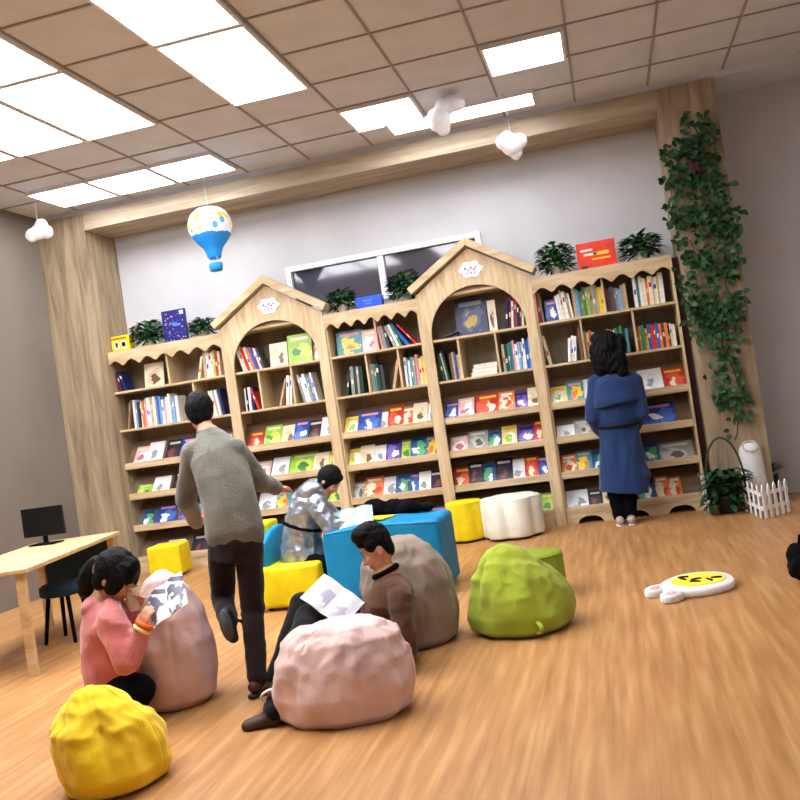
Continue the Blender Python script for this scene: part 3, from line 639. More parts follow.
# blue block table
t=thing('block_table',(2.98,-2.0,0),'large blue padded block table in the middle of the room','table')
b=bm_(); box(b,2.665,3.43,-2.28,-1.78,.02,.48); bmesh.ops.subdivide_edges(b,edges=b.edges[:],cuts=10,use_grid_fill=True)
for v in b.verts:
    u=(v.co.x-3.047)/.383
    if v.co.z>.4: v.co.z-=.02*u*u; v.co.z+=.006*math.sin(9*u)
    v.co.y+=-.03*(1-u*u)*(1 if v.co.y<-2 else -1)*.6
mk('padded_block',b,BLU,t,bevel=.03,seg=4,smooth=True)
b=bm_(); tube(b,[(2.685+.73*k/20,-2.296-.0+.014*((2*k/20-1)**2),.468-.02*((2*k/20-1)**2)+.0) for k in range(21)],.003,6); mk('seam',b,mat('dark_blue_seam',(14,92,134),.6),t,True)
feet(t,[(2.73,-2.2),(3.36,-2.2),(2.73,-1.86),(3.36,-1.86)],.025)
# yellow armchair with blue inner cushion
t=thing('child_armchair',(2.4,-2.02,0),'yellow padded armchair with blue inner cushion under the silver jacket child','armchair')
b=bm_(); box(b,2.18,2.62,-2.30,-1.84,.02,.285); mk('seat',b,YEL,t,bevel=.03,seg=4)
pts=[]; 
b=bm_(); prism(b,[(-2.30,.27),(-2.30,.47),(-2.27,.50),(-2.1,.545),(-1.95,.56),(-1.84,.55),(-1.84,.27)],2.13,2.22,'x'); mk('backrest',b,YEL,t,bevel=.02,seg=4)
b=bm_(); prism(b,[(-2.24,.275),(-2.24,.44),(-2.1,.50),(-1.95,.52),(-1.87,.51),(-1.87,.275)],2.215,2.27,'x'); mk('back_cushion',b,BLU,t,bevel=.02,seg=4,label='blue inner back cushion')
feet(t,[(2.24,-2.22),(2.55,-2.22),(2.24,-1.92),(2.55,-1.92)],.025)
# ---------------------------------------------------------------- beanbags
def beanbag(label,c,rx,ry,h,apex,m,prof,seed,folds=.02,seams=6,handle=None,twist=0,cr=(),yaw=0):
    t=thing('beanbag',(c[0],c[1],0),label,'beanbag'); b=bm_(); rings=[]; NV,NU=56,112
    def rad(v):
        for (a,ra),(d,rd) in zip(prof,prof[1:]):
            if v<=d:
                k=(v-a)/(d-a); k=k*k*(3-2*k)*.5+k*.5; return ra+(rd-ra)*k
        return prof[-1][1]
    def pt(v,a,off=0):
        r=rad(v); z=h*v
        x=math.cos(a+yaw)*r; y=math.sin(a+yaw)*r
        q=V((x*2.2,y*2.2,z*5+seed*7))
        f=folds*(noise.noise(q*1.2)*1.2+(.5-abs(noise.noise(q*2.3+V((3,1,7)))))*.9*min(1,v*1.6))
        s=-.05*max(0,1-abs(((a*seams/(2*PI))%1)-.5)*0-min(((a*seams/(2*PI))%1),1-((a*seams/(2*PI))%1))*14)*min(1,v*3)
        for (av,vv,wd,dp) in cr:        # deep creases: azimuth, height, width, depth
            da=abs((a-av+PI)%(2*PI)-PI); s-=dp*math.exp(-(da/wd)**2)*math.exp(-((v-vv)/.33)**2)
        k=1+f/max(rx,.1)+s
        sh=V((apex[0],apex[1],0))*(v**1.7)
        return V((c[0],c[1],0))+sh+V((x*rx*k+off*math.cos(a+yaw),y*ry*k+off*math.sin(a+yaw),max(.001,z+f*.5*min(1,v*2)*(1 if v<.97 else .3))))
    for j in range(NV+1):
        v=(j/NV); v=v if j else 0
        rings.append([b.verts.new(pt(v,2*PI*i/NU)) for i in range(NU)])
    skin_rings(b,rings); mk('bag_body',b,m,t,True)
    for k in range(seams):
        if k%2: continue
        a=2*PI*k/seams; bb=bm_(); tube(bb,[pt(.04+.92*q/30,a,.0) for q in range(31)],.0035,6); mk('seam',bb,m,t,True)
    if handle:
        a,v,s,dr=handle; p=pt(v,a); out=V((math.cos(a+yaw),math.sin(a+yaw),0)); sd=V((-out.y,out.x,0)); bb=bm_()
        up_=V((0,0,1)); 
        lp=[p-out*.01+up_*s*.5+out*0]+[p+out*(s*1.1*math.sin(PI*q/12))+up_*(s*.5*math.cos(PI*q/12))+sd*.0 for q in range(1,12)]+[p-out*.01-up_*s*.5]
        for off in (-.006,0,.006): tube(bb,[x+sd*off for x in lp],.005,6)
        mk('handle',bb,m,t,True)
    return t
FR=[(0,.74),(.05,.90),(.2,1),(.4,.97),(.6,.84),(.8,.58),(.92,.33),(1,.05)]
FB=[(0,.76),(.07,.93),(.3,1),(.55,.97),(.75,.86),(.9,.62),(.97,.36),(1,.08)]
BR=[(0,.76),(.06,.92),(.25,1),(.5,.96),(.7,.82),(.85,.62),(.95,.36),(1,.06)]
PINK=fabric('dusty_pink_canvas',(204,170,164),.25); PINK2=fabric('dusty_pink_canvas_front',(214,182,174),.25); TAUPE=fabric('taupe_canvas',(142,126,110),.25); LIME=fabric('lime_canvas',(152,166,48),.25); YELB=fabric('yellow_canvas',(236,198,34),.25)
gb=flo(522,640); beanbag('lime green beanbag with a folded top, in front of the round green pouf',(gb.x-.01,gb.y+.22),.262,.24,.43,(-.05,.0),LIME,[(0,.80),(.07,.96),(.22,1),(.42,.92),(.6,.78),(.78,.57),(.9,.36),(1,.08)],3,.022,6,(5.1,.12,.05,0),cr=[(3.75,.62,.13,.16),(4.7,.9,.5,.06),(5.6,.5,.2,.03)])
beanbag('taupe beanbag behind the seated boy in brown',(3.445,-3.30),.235,.23,.54,(-.02,.0),TAUPE,[(0,.78),(.06,.94),(.3,1),(.55,.98),(.75,.86),(.88,.66),(.96,.42),(1,.08)],5,.018,6,cr=[(5.2,.35,.6,.05)])
beanbag('dusty pink beanbag lying in front, nearest the camera, with a loop handle',(3.37,-4.30),.285,.20,.375,(.03,.02),PINK2,[(0,.84),(.08,.96),(.3,1.02),(.6,.97),(.8,.86),(.93,.62),(1,.22)],8,.022,6,(3.4,.30,.05,0),cr=[(4.6,1.0,.35,.18),(5.5,.85,.14,.14),(5.0,.85,.10,.10),(5.9,.7,.10,.08)])
pb=flo(185,712); beanbag('tall dusty pink beanbag at left, leaned on by the girl in pink',(pb.x-.105,pb.y+.15),.195,.20,.60,(-.0,.0),PINK,[(0,.72),(.06,.9),(.22,1.0),(.45,.98),(.65,.84),(.8,.64),(.93,.40),(1,.12)],12,.010,6)
yb=flo(122,800); beanbag('bright yellow beanbag at the lower left corner',(yb.x-.105,yb.y+.15),.205,.2,.35,(-.06,.0),YELB,FR,15,.022,6,cr=[(5.3,.6,.2,.08),(5.9,.35,.2,.08)])
# ================================================================= RUG
rc=flo(697,585,.02); t=thing('animal_rug',(rc.x,rc.y,0),'white rabbit shaped rug with a yellow face lying on the floor at right','rug')
a0=-.55
def rugp(u,v,z): return V((rc.x+u*math.cos(a0)-v*math.sin(a0),rc.y+u*math.sin(a0)+v*math.cos(a0),z))
def slab(bm,out,z0,z1,mi=0,inset=.012):
    n=len(out); cx=sum(p[0] for p in out)/n; cy=sum(p[1] for p in out)/n
    def ring(k,z): return [bm.verts.new(rugp(cx+(x-cx)*k,cy+(y-cy)*k,z)) for x,y in out]
    skin_rings(bm,[ring(1-.03,z0),ring(1,z0+(z1-z0)*.3),ring(1,z0+(z1-z0)*.7),ring(1-.05,z1)],mi)
body=[((.185+.008*math.cos(3*th))*math.cos(th),.215*math.sin(th)) for th in [2*PI*k/64 for k in range(64)]]
RW=fabric('white_plush',(236,232,226),.5,1,.3,160); RY=fabric('yellow_plush',(246,222,40),.4,1,.2,160)
b=bm_(); slab(b,body,.001,.045); mk('plush_body',b,RW,t,True)
b=bm_(); slab(b,[(x*.74+.0,y*.70+.02) for x,y in body],.0445,.050); mk('face',b,RY,t,True)
for s,(ex,ey) in ((0,(-.15,-.16)),(1,(-.01,-.25))):
    b=bm_(); ea=[(ex+.052*math.cos(th)+(-.02)*math.sin(th)*(0),ey+.085*math.sin(th)) for th in [2*PI*k/32 for k in range(32)]]
    slab(b,ea,.001,.040); e=mk('ear',b,RW,t,True)
    b=bm_(); slab(b,[(ex+.022*math.cos(th),ey-.01+.04*math.sin(th)) for th in [2*PI*k/24 for k in range(24)]],.0395,.0435); mk('inner_ear',b,fabric('pink_plush',(238,170,170),.3,1),e,True)
BK=mat('black_stitching',(30,26,20),.8)
for (u,v,rr) in ((-.09,.03,.5),(-.07,-.01,-.5),(.09,.05,.5),(.075,.0,-.6),(.0,-.0,.9),(.02,-.05,.2)):
    b=bm_(); d=V((math.cos(rr)*.028,math.sin(rr)*.028)); tube(b,[rugp(u-d.x,v-d.y,.052),rugp(u,v,.054),rugp(u+d.x,v+d.y,.052)],.006,6); mk('stitched_eye' if abs(u)>.05 else 'stitched_nose',b,BK,t,True)
# ================================================================= FENCES, BIN, PLANT AT RIGHT
FW=mat('white_painted_plastic',(236,236,234),.45,.02)
def fence(name_,pts,h,label,n_per=4,wd=.03):
    o=pts[0]; t=thing('picket_fence',(o.x,o.y,0),label,'fence')
    for a,c in zip(pts,pts[1:]):
        d=(c-a); L=d.length; ang=math.atan2(d.y,d.x); M=Matrix.Translation(a)@Matrix.Rotation(ang,4,'Z')
        for zz in (h*.25,h*.66):
            b=bm_(); box(b,0,L,.004,.012,zz,zz+.028,M=M); mk('rail',b,FW,t)
        for k in range(n_per):
            x=L*(k+.5)/n_per; b=bm_(); w=wd/2; hh=h-.0
            prism(b,[(x-w,.005),(x+w,.005),(x+w,hh-.03),(x,hh),(x-w,hh-.03)],-.006,.0035,M=M); mk('picket',b,FW,t,bevel=.002)
f0,f1,f2=flo(741,509),flo(764,520),flo(792,512)
fence('f',[f0,f1,f2],.255,'white picket fence around the white bin at right, before the pillar',5,.028)
g0,g1=flo(699,503),flo(711,514)
fence('g',[g0,g1],.29,'small white picket fence panel between rightmost bookcase and the leafy floor plant',4,.04)
bc=flo(761,507); bc=V((bc.x-.01,bc.y+.08,0)); t=thing('bin',bc,'white cylindrical bin with a round opening on top, behind the picket fence','bin')
b=bm_(); lathe(b,bc,[(.095,0),(.10,.005),(.098,.2),(.09,.40),(.088,.44),(.08,.475),(.055,.50),(.01,.508)],40); mk('bin_body',b,WHT,t,True)
bq=V((bc.x,bc.y-.045,.475)); bs,bu=V((1,0,0)),V((0,.72,.69))
b=bm_(); bn=bs.cross(bu); rings_=[[b.verts.new(bq+bn*dz_+bs*(r_*math.cos(2*PI*k/32))+bu*(r_*math.sin(2*PI*k/32))) for k in range(32)] for r_,dz_ in ((.058,-.02),(.058,.012),(.046,.014),(.044,.004),(.01,.0))]; skin_rings(b,rings_); mk('opening',b,mat('grey_bin_opening',(150,144,136),.5),t,True)
b=bm_(); tube(b,[bq+bn*.012+bs*(.056*math.cos(a))+bu*(.056*math.sin(a)) for a in [2*PI*k/32 for k in range(32)]],.007,8,closed=True); mk('rim',b,mat('beige_rim',(200,190,172),.5),t,True)
pc=V((5.315,-.29,0)); t=thing('floor_plant',pc,'dark leafy floor plant with an arching hoop between the two white fences','plant')
b=bm_(); lathe(b,pc,[(.06,0),(.065,.004),(.085,.12),(.092,.125),(.092,.14),(.08,.14),(.078,.125),(.01,.12)],28); mk('pot',b,mat('dark_green_pot',(28,40,32),.6),t,True)
b=bm_(); tube(b,[pc+V((-.14*math.cos(PI*k/20)*1.05+.01,0,.12+.47*math.sin(PI*k/20)**.8)) for k in range(21)],.008,8); mk('hoop',b,mat('green_hoop',(34,62,38),.7),t,True)
b=bm_(); rnd=random.Random(5); DLEAF=mat('dark_green_leaf',(26,62,34),.5,.35,18,spec=.4)
for k in range(80):
    a=rnd.uniform(0,2*PI); h_=rnd.uniform(.1,.32); p=pc+V((math.cos(a)*.05,math.sin(a)*.05,.13)); leaf(b,p,V((math.cos(a)*.5,math.sin(a)*.4-.1,rnd.uniform(.6,1.6))),rnd.uniform(.24,.40),rnd.uniform(.05,.08),V((0,0,1)),0,.45)
for k in range(150):
    a=rnd.uniform(0,2*PI); p=pc+V((math.cos(a)*rnd.uniform(.05,.15),math.sin(a)*rnd.uniform(.03,.1)-.02,rnd.uniform(.06,.36))); leaf(b,p,V((math.cos(a),math.sin(a)-.3,rnd.uniform(-.7,.3))),.09,.05,V((0,0,1)))
mk('foliage',b,DLEAF,t)
b=bm_(); p2=flo(776,500); p2=V((p2.x,p2.y+.3,0))
t2=thing('floor_plant',p2,'dark green plant at the right edge, behind the bin and the pillar corner','plant')
bb=bm_(); lathe(bb,p2,[(.07,0),(.09,.16),(.095,.18),(.08,.18),(.01,.15)],24); mk('pot',bb,mat('dark_green_pot',(28,40,32),.6),t2,True)
for k in range(40):
    a=rnd.uniform(0,2*PI); leaf(b,p2+V((0,0,.15)),V((math.cos(a)*.5,math.sin(a)*.4,rnd.uniform(.4,1.2))),rnd.uniform(.18,.3),.05,V((0,0,1)),0,.4)
mk('foliage',b,DLEAF,t2)
# black bag at the right edge
q=flo(800,585); t=thing('soft_bag',(q.x+.03,q.y,0),'black fuzzy bag lying on the floor at the right edge','bag')
b=bm_(); ell(b,(q.x+.05,q.y,.09),(.10,.09,.085)); ell(b,(q.x+.02,q.y+.02,.15),(.06,.06,.06)); ell(b,(q.x+.10,q.y,.14),(.06,.06,.08)); blob('bag_body',b,BLACK,t,.008,4,.012,18)
bb=bm_(); tube(bb,[(q.x+.02,q.y,.19),(q.x+.03,q.y-.01,.25),(q.x+.07,q.y-.01,.27),(q.x+.1,q.y,.25),(q.x+.1,q.y,.19)],.007,8); mk('strap',bb,BLACK,t,True)
# ================================================================= DESK AT LEFT
t=thing('desk',(.75,-2.6,0),'pale wooden desk at far left in front of the left pillar','desk')
DA=-.20; DM=Matrix.Translation((1.035,-1.90,0))@Matrix.Rotation(-DA,4,'Z')
b=bm_(); box(b,-.62,0,-1.5,0,.575,.60,M=DM); mk('desktop',b,DESKW,t,bevel=.004)
for x,y in ((-.60,-.06),(-.08,-.06),(-.60,-1.48),(-.08,-1.48)):
    b=bm_(); box(b,x,x+.045,y,y+.045,0,.575,M=DM); mk('leg',b,DESKW,t)
b=bm_(); box(b,-.55,-.09,-.04,-.02,.25,.575,M=DM); mk('modesty_panel',b,mat('dark_teal_board',(20,44,58),.7),t,label='dark teal board under the desktop')
sc=DM@V((-.44,-.22,.6)); t=thing('monitor',sc,'black flat screen standing on the desk at the left edge','monitor')
b=bm_(); box(b,sc.x-.1,sc.x+.1,sc.y-.06,sc.y+.06,.601,.612); mk('stand_base',b,BLACK,t,bevel=.003)
b=bm_(); box(b,sc.x-.015,sc.x+.015,sc.y-.008,sc.y+.008,.612,.68); mk('stand_neck',b,BLACK,t)
b=bm_(); box(b,sc.x-.16,sc.x+.16,sc.y-.012,sc.y+.012,.66,.86); mk('screen',b,mat('black_screen',(14,14,16),.3),t,bevel=.003)
st=DM@V((-.2,-.6,0)); t=thing('stool',(st.x,st.y,0),'dark blue stool tucked under the desk at far left','stool')
b=bm_(); lathe(b,(st.x,st.y,0),[(.13,.30),(.15,.31),(.15,.36),(.13,.375)],28); mk('seat',b,mat('dark_teal_fabric',(22,52,72),.9),t,True)
for k in range(4):
    a=PI/4+k*PI/2; b=bm_(); cap(b,(st.x+.15*math.cos(a),st.y+.15*math.sin(a),.013),.012,(st.x+.1*math.cos(a),st.y+.1*math.sin(a),.30),.014); mk('leg',b,BLACK,t,True)
# ================================================================= PEOPLE
def hand(b,w,d,pn,L,side,curl=.5):
    """palm with four unequal fingers and a thumb; d = direction, pn = palm normal, side = towards the thumb"""
    d=V(d).normalized(); pn=V(pn); pn=(pn-d*pn.dot(d)).normalized(); s=d.cross(pn)*side
    pl=L*.48; r=L*.055
    for k in (-1,-.33,.33,1): cap(b,w,L*.13,w+d*pl+s*(k*L*.16),L*.085,(pn,.75),10)
    for k,ln in ((1,.40),(.33,.47),(-.33,.44),(-1,.34)):
        p=w+d*pl+s*(k*L*.17); a=0; q=p
        for j,f in enumerate((.45,.32,.23)):
            a+=curl*(.5,.9,.7)[j]; dd=(d*math.cos(a)+pn*math.sin(a)+s*k*.07).normalized(); n=q+dd*(ln*L*f); cap(b,q,r*(1.15-.1*j),n,r*(1.05-.12*j),None,8); q=n
    p=w+d*L*.12+s*L*.12; q=p+(d*.6+s*.75+pn*.2).normalized()*L*.24; cap(b,p,r*1.7,q,r*1.25,None,8); cap(b,q,r*1.25,q+(d*.9+s*.2+pn*.35).normalized()*L*.2,r*1.05,None,8)
def basis(f,u=V((0,0,1))):
    f=V(f).normalized(); s=f.cross(u).normalized(); u2=s.cross(f); return s,f,u2
def head(b,c,face,up,rx,ry,rz):
    """skull with jaw, nose, lips, ears; rx across, ry front to back, rz up"""
    s,f,u=basis(face,V(up)); R=Matrix((s,f,u)).transposed(); c=V(c)
    def P(a,e,g): return c+s*(a*rx)+f*(e*ry)+u*(g*rz)
    ell(b,P(0,-.05,.15),(rx,ry*.98,rz*.84),R); ell(b,P(0,.22,-.38),(rx*.78,ry*.72,rz*.58),R); ell(b,P(0,.55,-.72),(rx*.38,ry*.32,rz*.22),R)
    cap(b,P(0,.88,.05),rx*.09,P(0,1.10,-.24),rx*.15,None,8); ell(b,P(.14,.98,-.27),(rx*.1,ry*.1,rz*.06),R,10); ell(b,P(-.14,.98,-.27),(rx*.1,ry*.1,rz*.06),R,10)
    cap(b,P(-.22,.90,-.48),rx*.075,P(.22,.90,-.48),rx*.075,None,8); ell(b,P(0,.9,-.50),(rx*.2,ry*.12,rz*.05),R,10)
    ell(b,P(.42,.74,-.22),(rx*.32,ry*.25,rz*.25),R,12); ell(b,P(-.42,.74,-.22),(rx*.32,ry*.25,rz*.25),R,12)
    for k in (-1,1):
        ell(b,P(k*1.0,-.05,-.08),(rx*.12,ry*.2,rz*.22),R,12)
    return P,R
def face_bits(t,P,R,rx,ry,rz,body):
    for k in (-1,1):
        b=bm_(); ell(b,P(k*.40,.845,.02),(rx*.15,ry*.08,rz*.04),R,14); mk('eye',b,mat('eye_white',(188,172,160),.4),body,True)
        b=bm_(); ell(b,P(k*.40,.905,.015),(rx*.085,ry*.05,rz*.042),R,12); mk('iris',b,mat('dark_iris',(20,14,12),.2),body,True)
        b=bm_(); cap(b,P(k*.22,.97,.20),rx*.03,P(k*.60,.85,.22),rx*.025,None,8); mk('eyebrow',b,HAIR,body,True)
        b=bm_(); cap(b,P(k*.24,.955,.075),rx*.022,P(k*.58,.85,.065),rx*.018,None,8); mk('eyelid',b,HAIR,body,True)
    b=bm_(); cap(b,P(-.2,.975,-.49),rx*.035,P(.2,.975,-.49),rx*.035,None,8); mk('mouth',b,mat('lips',(168,84,76),.5),body,True)
KNIT=fabric('grey_knit',(116,114,104),.5,1,.2,90,.12)
# ---- child in grey sweater walking to the shelf
Yp=-3.88
t=thing('person',flo(258,692),'child seen from behind in a grey sweater and dark trousers, stepping towards the shelves','person')
pel=at(236,543,-3.86); ch=at(221,478,-3.80); nk=at(209,436,-3.70); hd=at(200,413,-3.62)
hipL,knL,anL=at(222,548,-3.86),at(223,600,-3.74),at(229,622,-3.95); hipR,knR,anR=at(249,548,-3.86),at(253,612,-3.86),at(257,678,-3.98)
shL,elL,wrL=at(193,452,-3.76),at(186,500,-3.70),at(196,522,-3.52); shR,elR,wrR=at(235,450,-3.76),at(259,481,-3.66),at(276,488,-3.45)
face=V((-.35,.85,-.45))
def person_body(t,nk,hd,ch,pel,arms,legs,face,up,hr,L,vox=.0055,curl=.5,neck_r=.038,skin=None,toe=None):
    b=bm_(); P,R=head(b,hd,face,up,*hr)
    cap(b,nk,neck_r*1.15,hd-V((0,0,hr[2]*.35)),neck_r); cap(b,nk,.06,ch,.075); cap(b,ch,.075,pel,.08)
    for (s,e,w,hdv,pn,sd) in arms:
        cap(b,ch.lerp(nk,.6),.05,s,.036); cap(b,s,.034,e,.027); cap(b,e,.026,w,.018); hand(b,w,hdv,pn,L,sd,curl)
    for (h,k,a) in legs: cap(b,pel,.06,h,.055); cap(b,h,.055,k,.038); cap(b,k,.038,a,.022)
    return blob('body',b,skin or SKIN,t,vox,2),P,R
body,P,R=person_body(t,nk,hd,ch,pel,[(shL,elL,wrL,V((.2,.8,.1)),V((.6,-.1,-.6)),1),(shR,elR,wrR,V((.25,.9,-.1)),V((0,0,-1)),-1)],[(hipL,knL,anL),(hipR,knR,anR)],face,(0,0,1),(.060,.075,.088),.12)
face_bits(t,P,R,.060,.075,.088,body)
b=bm_(); ell(b,P(0,-.22,.22),(.070,.076,.090),R); ell(b,P(0,.35,.62),(.056,.045,.04),R); ell(b,P(0,-.45,-.15),(.060,.045,.07),R)
h=blob('hair',b,HAIR,t,.006,2,.004,30,V((2,2,.6)))
b=bm_()
loft(b,[(at(237,542,-3.86)-V((0,0,.02)),.125,.085),(at(235,532,-3.86),.142,.10),(at(231,510,-3.85),.132,.10),(at(224,480,-3.81),.130,.10),(at(217,458,-3.77),.128,.095),(at(212,444,-3.73),.10,.075),(nk+V((0,0,.01)),.056,.055)])
for s,e,w in ((shL,elL,wrL),(shR,elR,wrR)):
    cap(b,ch.lerp(nk,.75),.06,s,.055); cap(b,s,.056,e,.052); cap(b,e,.052,w,.036); cap(b,w,.036,w+(w-e).normalized()*.012,.034)
blob('sweater',b,KNIT,t,.008,4,.007,9,V((1,1,.6)))
b=bm_(); tube(b,[nk+V((.045*math.cos(a),.045*math.sin(a),.022+.0*math.sin(a))) for a in [2*PI*k/24 for k in range(24)]],.013,8,closed=True); mk('collar',b,KNIT,t,True)
TRO=fabric('dark_brown_trousers',(34,22,20),.2,.95,.1,120)
b=bm_(); loft(b,[(at(236,528,-3.86),.118,.088),(at(237,545,-3.86),.125,.092),(at(237,560,-3.86),.115,.09)])
for h_,k,a,w in ((hipL,knL,anL,1),(hipR,knR,anR,1)):
    cap(b,h_,.068,k,.055); cap(b,k,.055,a,.044)
blob('trousers',b,TRO,t,.008,3,.006,10)
SH=mat('dark_shoe',(30,30,34),.5); 
def shoe(t,ankle,dirv,L,m,solem,w=.032,label=None):
    d=V(dirv).normalized(); s=d.cross(V((0,0,1))).normalized() if abs(d.z)<.9 else V((1,0,0)); u=s.cross(d)
    b=bm_(); a=V(ankle); hl=a-u*.035-d*L*.22
    cap(b,hl+u*.012,w,hl+d*L*.35+u*.016,w*1.0); cap(b,hl+d*L*.35+u*.01,w*1.05,hl+d*L*.78,w*.95,(u,.75)); cap(b,a-u*.01,w*.95,hl+d*L*.3,w)
    o=blob('shoe',b,m,t,.006,2,label=label)
    b=bm_(); R_=Matrix((s,d,u)).transposed(); c=hl+d*L*.28-u*(w*.85)
    loft(b,[(c-u*.007,w*.98,L*.5),(c+u*.006,w*1.02,L*.51)],side=s,n=28); mk('sole',b,solem,o,True)
SOLE=mat('grey_sole',(84,88,94),.8)
shoe(t,anR+V((.008,0,-.004)),(.3,.9,0),.18,mat('brown_shoe',(70,40,34),.6),SHADOWB,.027)
shoe(t,anL+V((.01,0,.02)),(.06,.25,-.95),.15,SH,SOLE,.028)
# open magazine held in the left hand of the standing child
def open_book(name,c,right,upv,w,h,label,m,th=.006,fold=.18,cat='book',grp=None):
    r=V(right).normalized(); u=V(upv); u=(u-r*u.dot(r)).normalized(); n=r.cross(u); t=thing(name,c,label,cat,grp)
    for sgn in (-1,1):
        b=bm_(); pts=[]
        K=8
        for j in range(K+1):
            x=sgn*w/2*j/K; z=fold*w*(.35*math.sin(PI*min(1,j/K*1.1))) ; pts.append((x,z))
        rings=[]
        top=[V(c)+r*x+n*(z+th) for x,z in pts]; bot=[V(c)+r*x+n*(z) for x,z in pts]
        A=[b.verts.new(p-u*h/2) for p in top+bot[::-1]]; B=[b.verts.new(p+u*h/2) for p in top+bot[::-1]]
        skin_rings(b,[A,B]); mk('page_block',b,m,t,False)
    return t
# ---- woman in blue coat
COAT=fabric('blue_coat_cloth',(30,54,98),.2,.85,.2,140)
YW_=-.27
t=thing('person',flo(624,526),'woman with black curly hair in a belted blue coat, seen from behind at the shelves','person')
nk=at(611,372,YW_); hd=at(608,350,YW_+.03); ch=at(615,395,YW_); pel=at(618,455,YW_)
shL,elL,wrL=at(596,383,YW_),at(592,418,YW_-.02),at(602,434,YW_+.14); shR,elR,wrR=at(634,381,YW_),at(641,412,YW_-.02),at(634,428,YW_+.16)
hipL,hipR=at(612,462,YW_),at(628,462,YW_); knL,knR=at(615,492,YW_),at(629,490,YW_); anL,anR=at(619.5,516,YW_),at(631,515,YW_)
body,P,R=person_body(t,nk,hd,ch,pel,[(shL,elL,wrL,V((.2,.9,.2)),V((.5,0,-.5)),1),(shR,elR,wrR,V((-.2,.9,.1)),V((-.5,0,-.5)),-1)],[(hipL,knL,anL),(hipR,knR,anR)],V((-.1,.95,-.3)),(0,0,1),(.082,.095,.12),.16,neck_r=.045)
face_bits(t,P,R,.082,.095,.12,body)
b=bm_(); ell(b,at(607,347,YW_-.01),(.115,.105,.135)); ell(b,at(603,358,YW_-.05),(.10,.07,.12)); ell(b,at(614,362,YW_-.06),(.105,.065,.12)); ell(b,at(602,366,YW_-.05),(.07,.06,.09)); ell(b,at(620,370,YW_-.07),(.06,.05,.08)); ell(b,at(598,340,YW_),(.06,.06,.06))
ell(b,at(596,352,YW_-.02),(.05,.06,.09)); ell(b,at(620,345,YW_-.02),(.05,.07,.09))
blob('hair',b,HAIR,t,.007,2,.016,24,V((1,1,.5)))
b=bm_()
loft(b,[(at(611,371,YW_),.07,.06),(at(613,376,YW_),.14,.085),(at(615,386,YW_),.180,.10),(at(616,402,YW_),.170,.105),(at(618,424,YW_),.150,.10),(at(620,436,YW_),.158,.105),(at(622,460,YW_),.178,.12),(at(624,480,YW_),.192,.13),(at(624,492,YW_),.200,.135)],power=2.3)
for s,e,w in ((shL,elL,wrL),(shR,elR,wrR)): cap(b,nk.lerp(s,.6),.06,s,.068); cap(b,s,.070,e,.060); cap(b,e,.060,w,.046)
cap(b,at(632,450,YW_),.05,at(644,474,YW_-.03),.05)
blob('coat',b,COAT,t,.010,3,.012,7,V((1.6,1,.35)))
b=bm_(); c=at(618.5,424,YW_); tube(b,[c+V((.158*math.cos(a),.108*math.sin(a),0)) for a in [2*PI*k/40 for k in range(40)]],.022,8,closed=True); mk('belt',b,mat('dark_blue_belt',(16,24,52),.7),t,True,label='dark blue belt')
b=bm_(); loft(b,[(at(613,374,YW_-.02),.10,.085),(at(614,380,YW_-.02),.165,.108),(at(616,400,YW_-.03),.19,.125),(at(617,404,YW_-.03),.188,.123)]); blob('cape_flap',b,COAT,t,.009,2,.006,8,label='short cape flap across the coat shoulders')
b=bm_()
for h_,k,a in ((hipL,knL,anL),(hipR,knR,anR)): cap(b,h_,.078,k,.064); cap(b,k,.064,a,.050)
cap(b,hipL,.08,hipR,.08); blob('trousers',b,BLACK,t,.008,3,.005,9)
for a in (anL,anR): shoe(t,V((a.x,a.y-.02,.062)),(0.05,1,0),.21,mat('pale_shoe',(188,168,156),.6),mat('white_sole',(220,214,206),.6),.034,label='pale shoe')
# ---- child in silver jacket
def silver():
    m=mat('silver_puffer_cloth',(158,166,176),.30,.14,14,.6,26,.7,0,.5); return m
SIL=silver(); Ys=-2.06
t=thing('person',at(304,560,-2.1),'child in a shiny silver hooded jacket on the yellow armchair, bending over the blue table','person')
nk=at(322,492,Ys); hd=at(329,481,Ys); ch=at(308,515,Ys); pel=at(303,553,Ys)
shN,elN,wrN=at(316,505,Ys-.10),at(331,528,Ys-.13),at(347,524,Ys-.08); shF,elF,wrF=at(318,502,Ys+.10),at(336,520,Ys+.12),at(352,519,Ys+.08)
hN,kN,aN=at(303,560,Ys-.07),at(329,564,Ys-.09),at(331,598,Ys-.10); hF,kF,aF=at(306,558,Ys+.06),at(330,560,Ys+.06),at(333,590,Ys+.06)
fc=V((.75,-.15,-.75))
body,P,R=person_body(t,nk,hd,ch,pel,[(shN,elN,wrN,V((1,.1,.02)),V((0,0,-1)),1),(shF,elF,wrF,V((1,-.1,.02)),V((0,0,-1)),-1)],[(hN,kN,aN),(hF,kF,aF)],fc,(.6,0,1),(.068,.072,.088),.115)
face_bits(t,P,R,.068,.072,.088,body)
b=bm_(); ell(b,P(0,-.20,.28),(.076,.080,.086),R); ell(b,P(0,.42,.66),(.055,.04,.03),R); ell(b,P(.75,-.1,-.05),(.02,.05,.06),R); ell(b,P(-.75,-.1,-.05),(.02,.05,.06),R)
blob('hair',b,HAIR,t,.006,2,.003,30)
b=bm_()
loft(b,[(at(303,568,Ys),.14,.13),(at(303,556,Ys),.15,.14),(at(302,542,Ys),.135,.13),(at(303,527,Ys),.125,.12),(at(306,513,Ys),.125,.13),(at(310,501,Ys),.112,.12),(at(317,492,Ys),.075,.085)])
for s,e,w in ((shN,elN,wrN),(shF,elF,wrF)): cap(b,nk.lerp(s,.6),.06,s,.06); cap(b,s,.062,e,.055); cap(b,e,.055,w,.038)
blob('jacket',b,SIL,t,.008,3,.014,12)
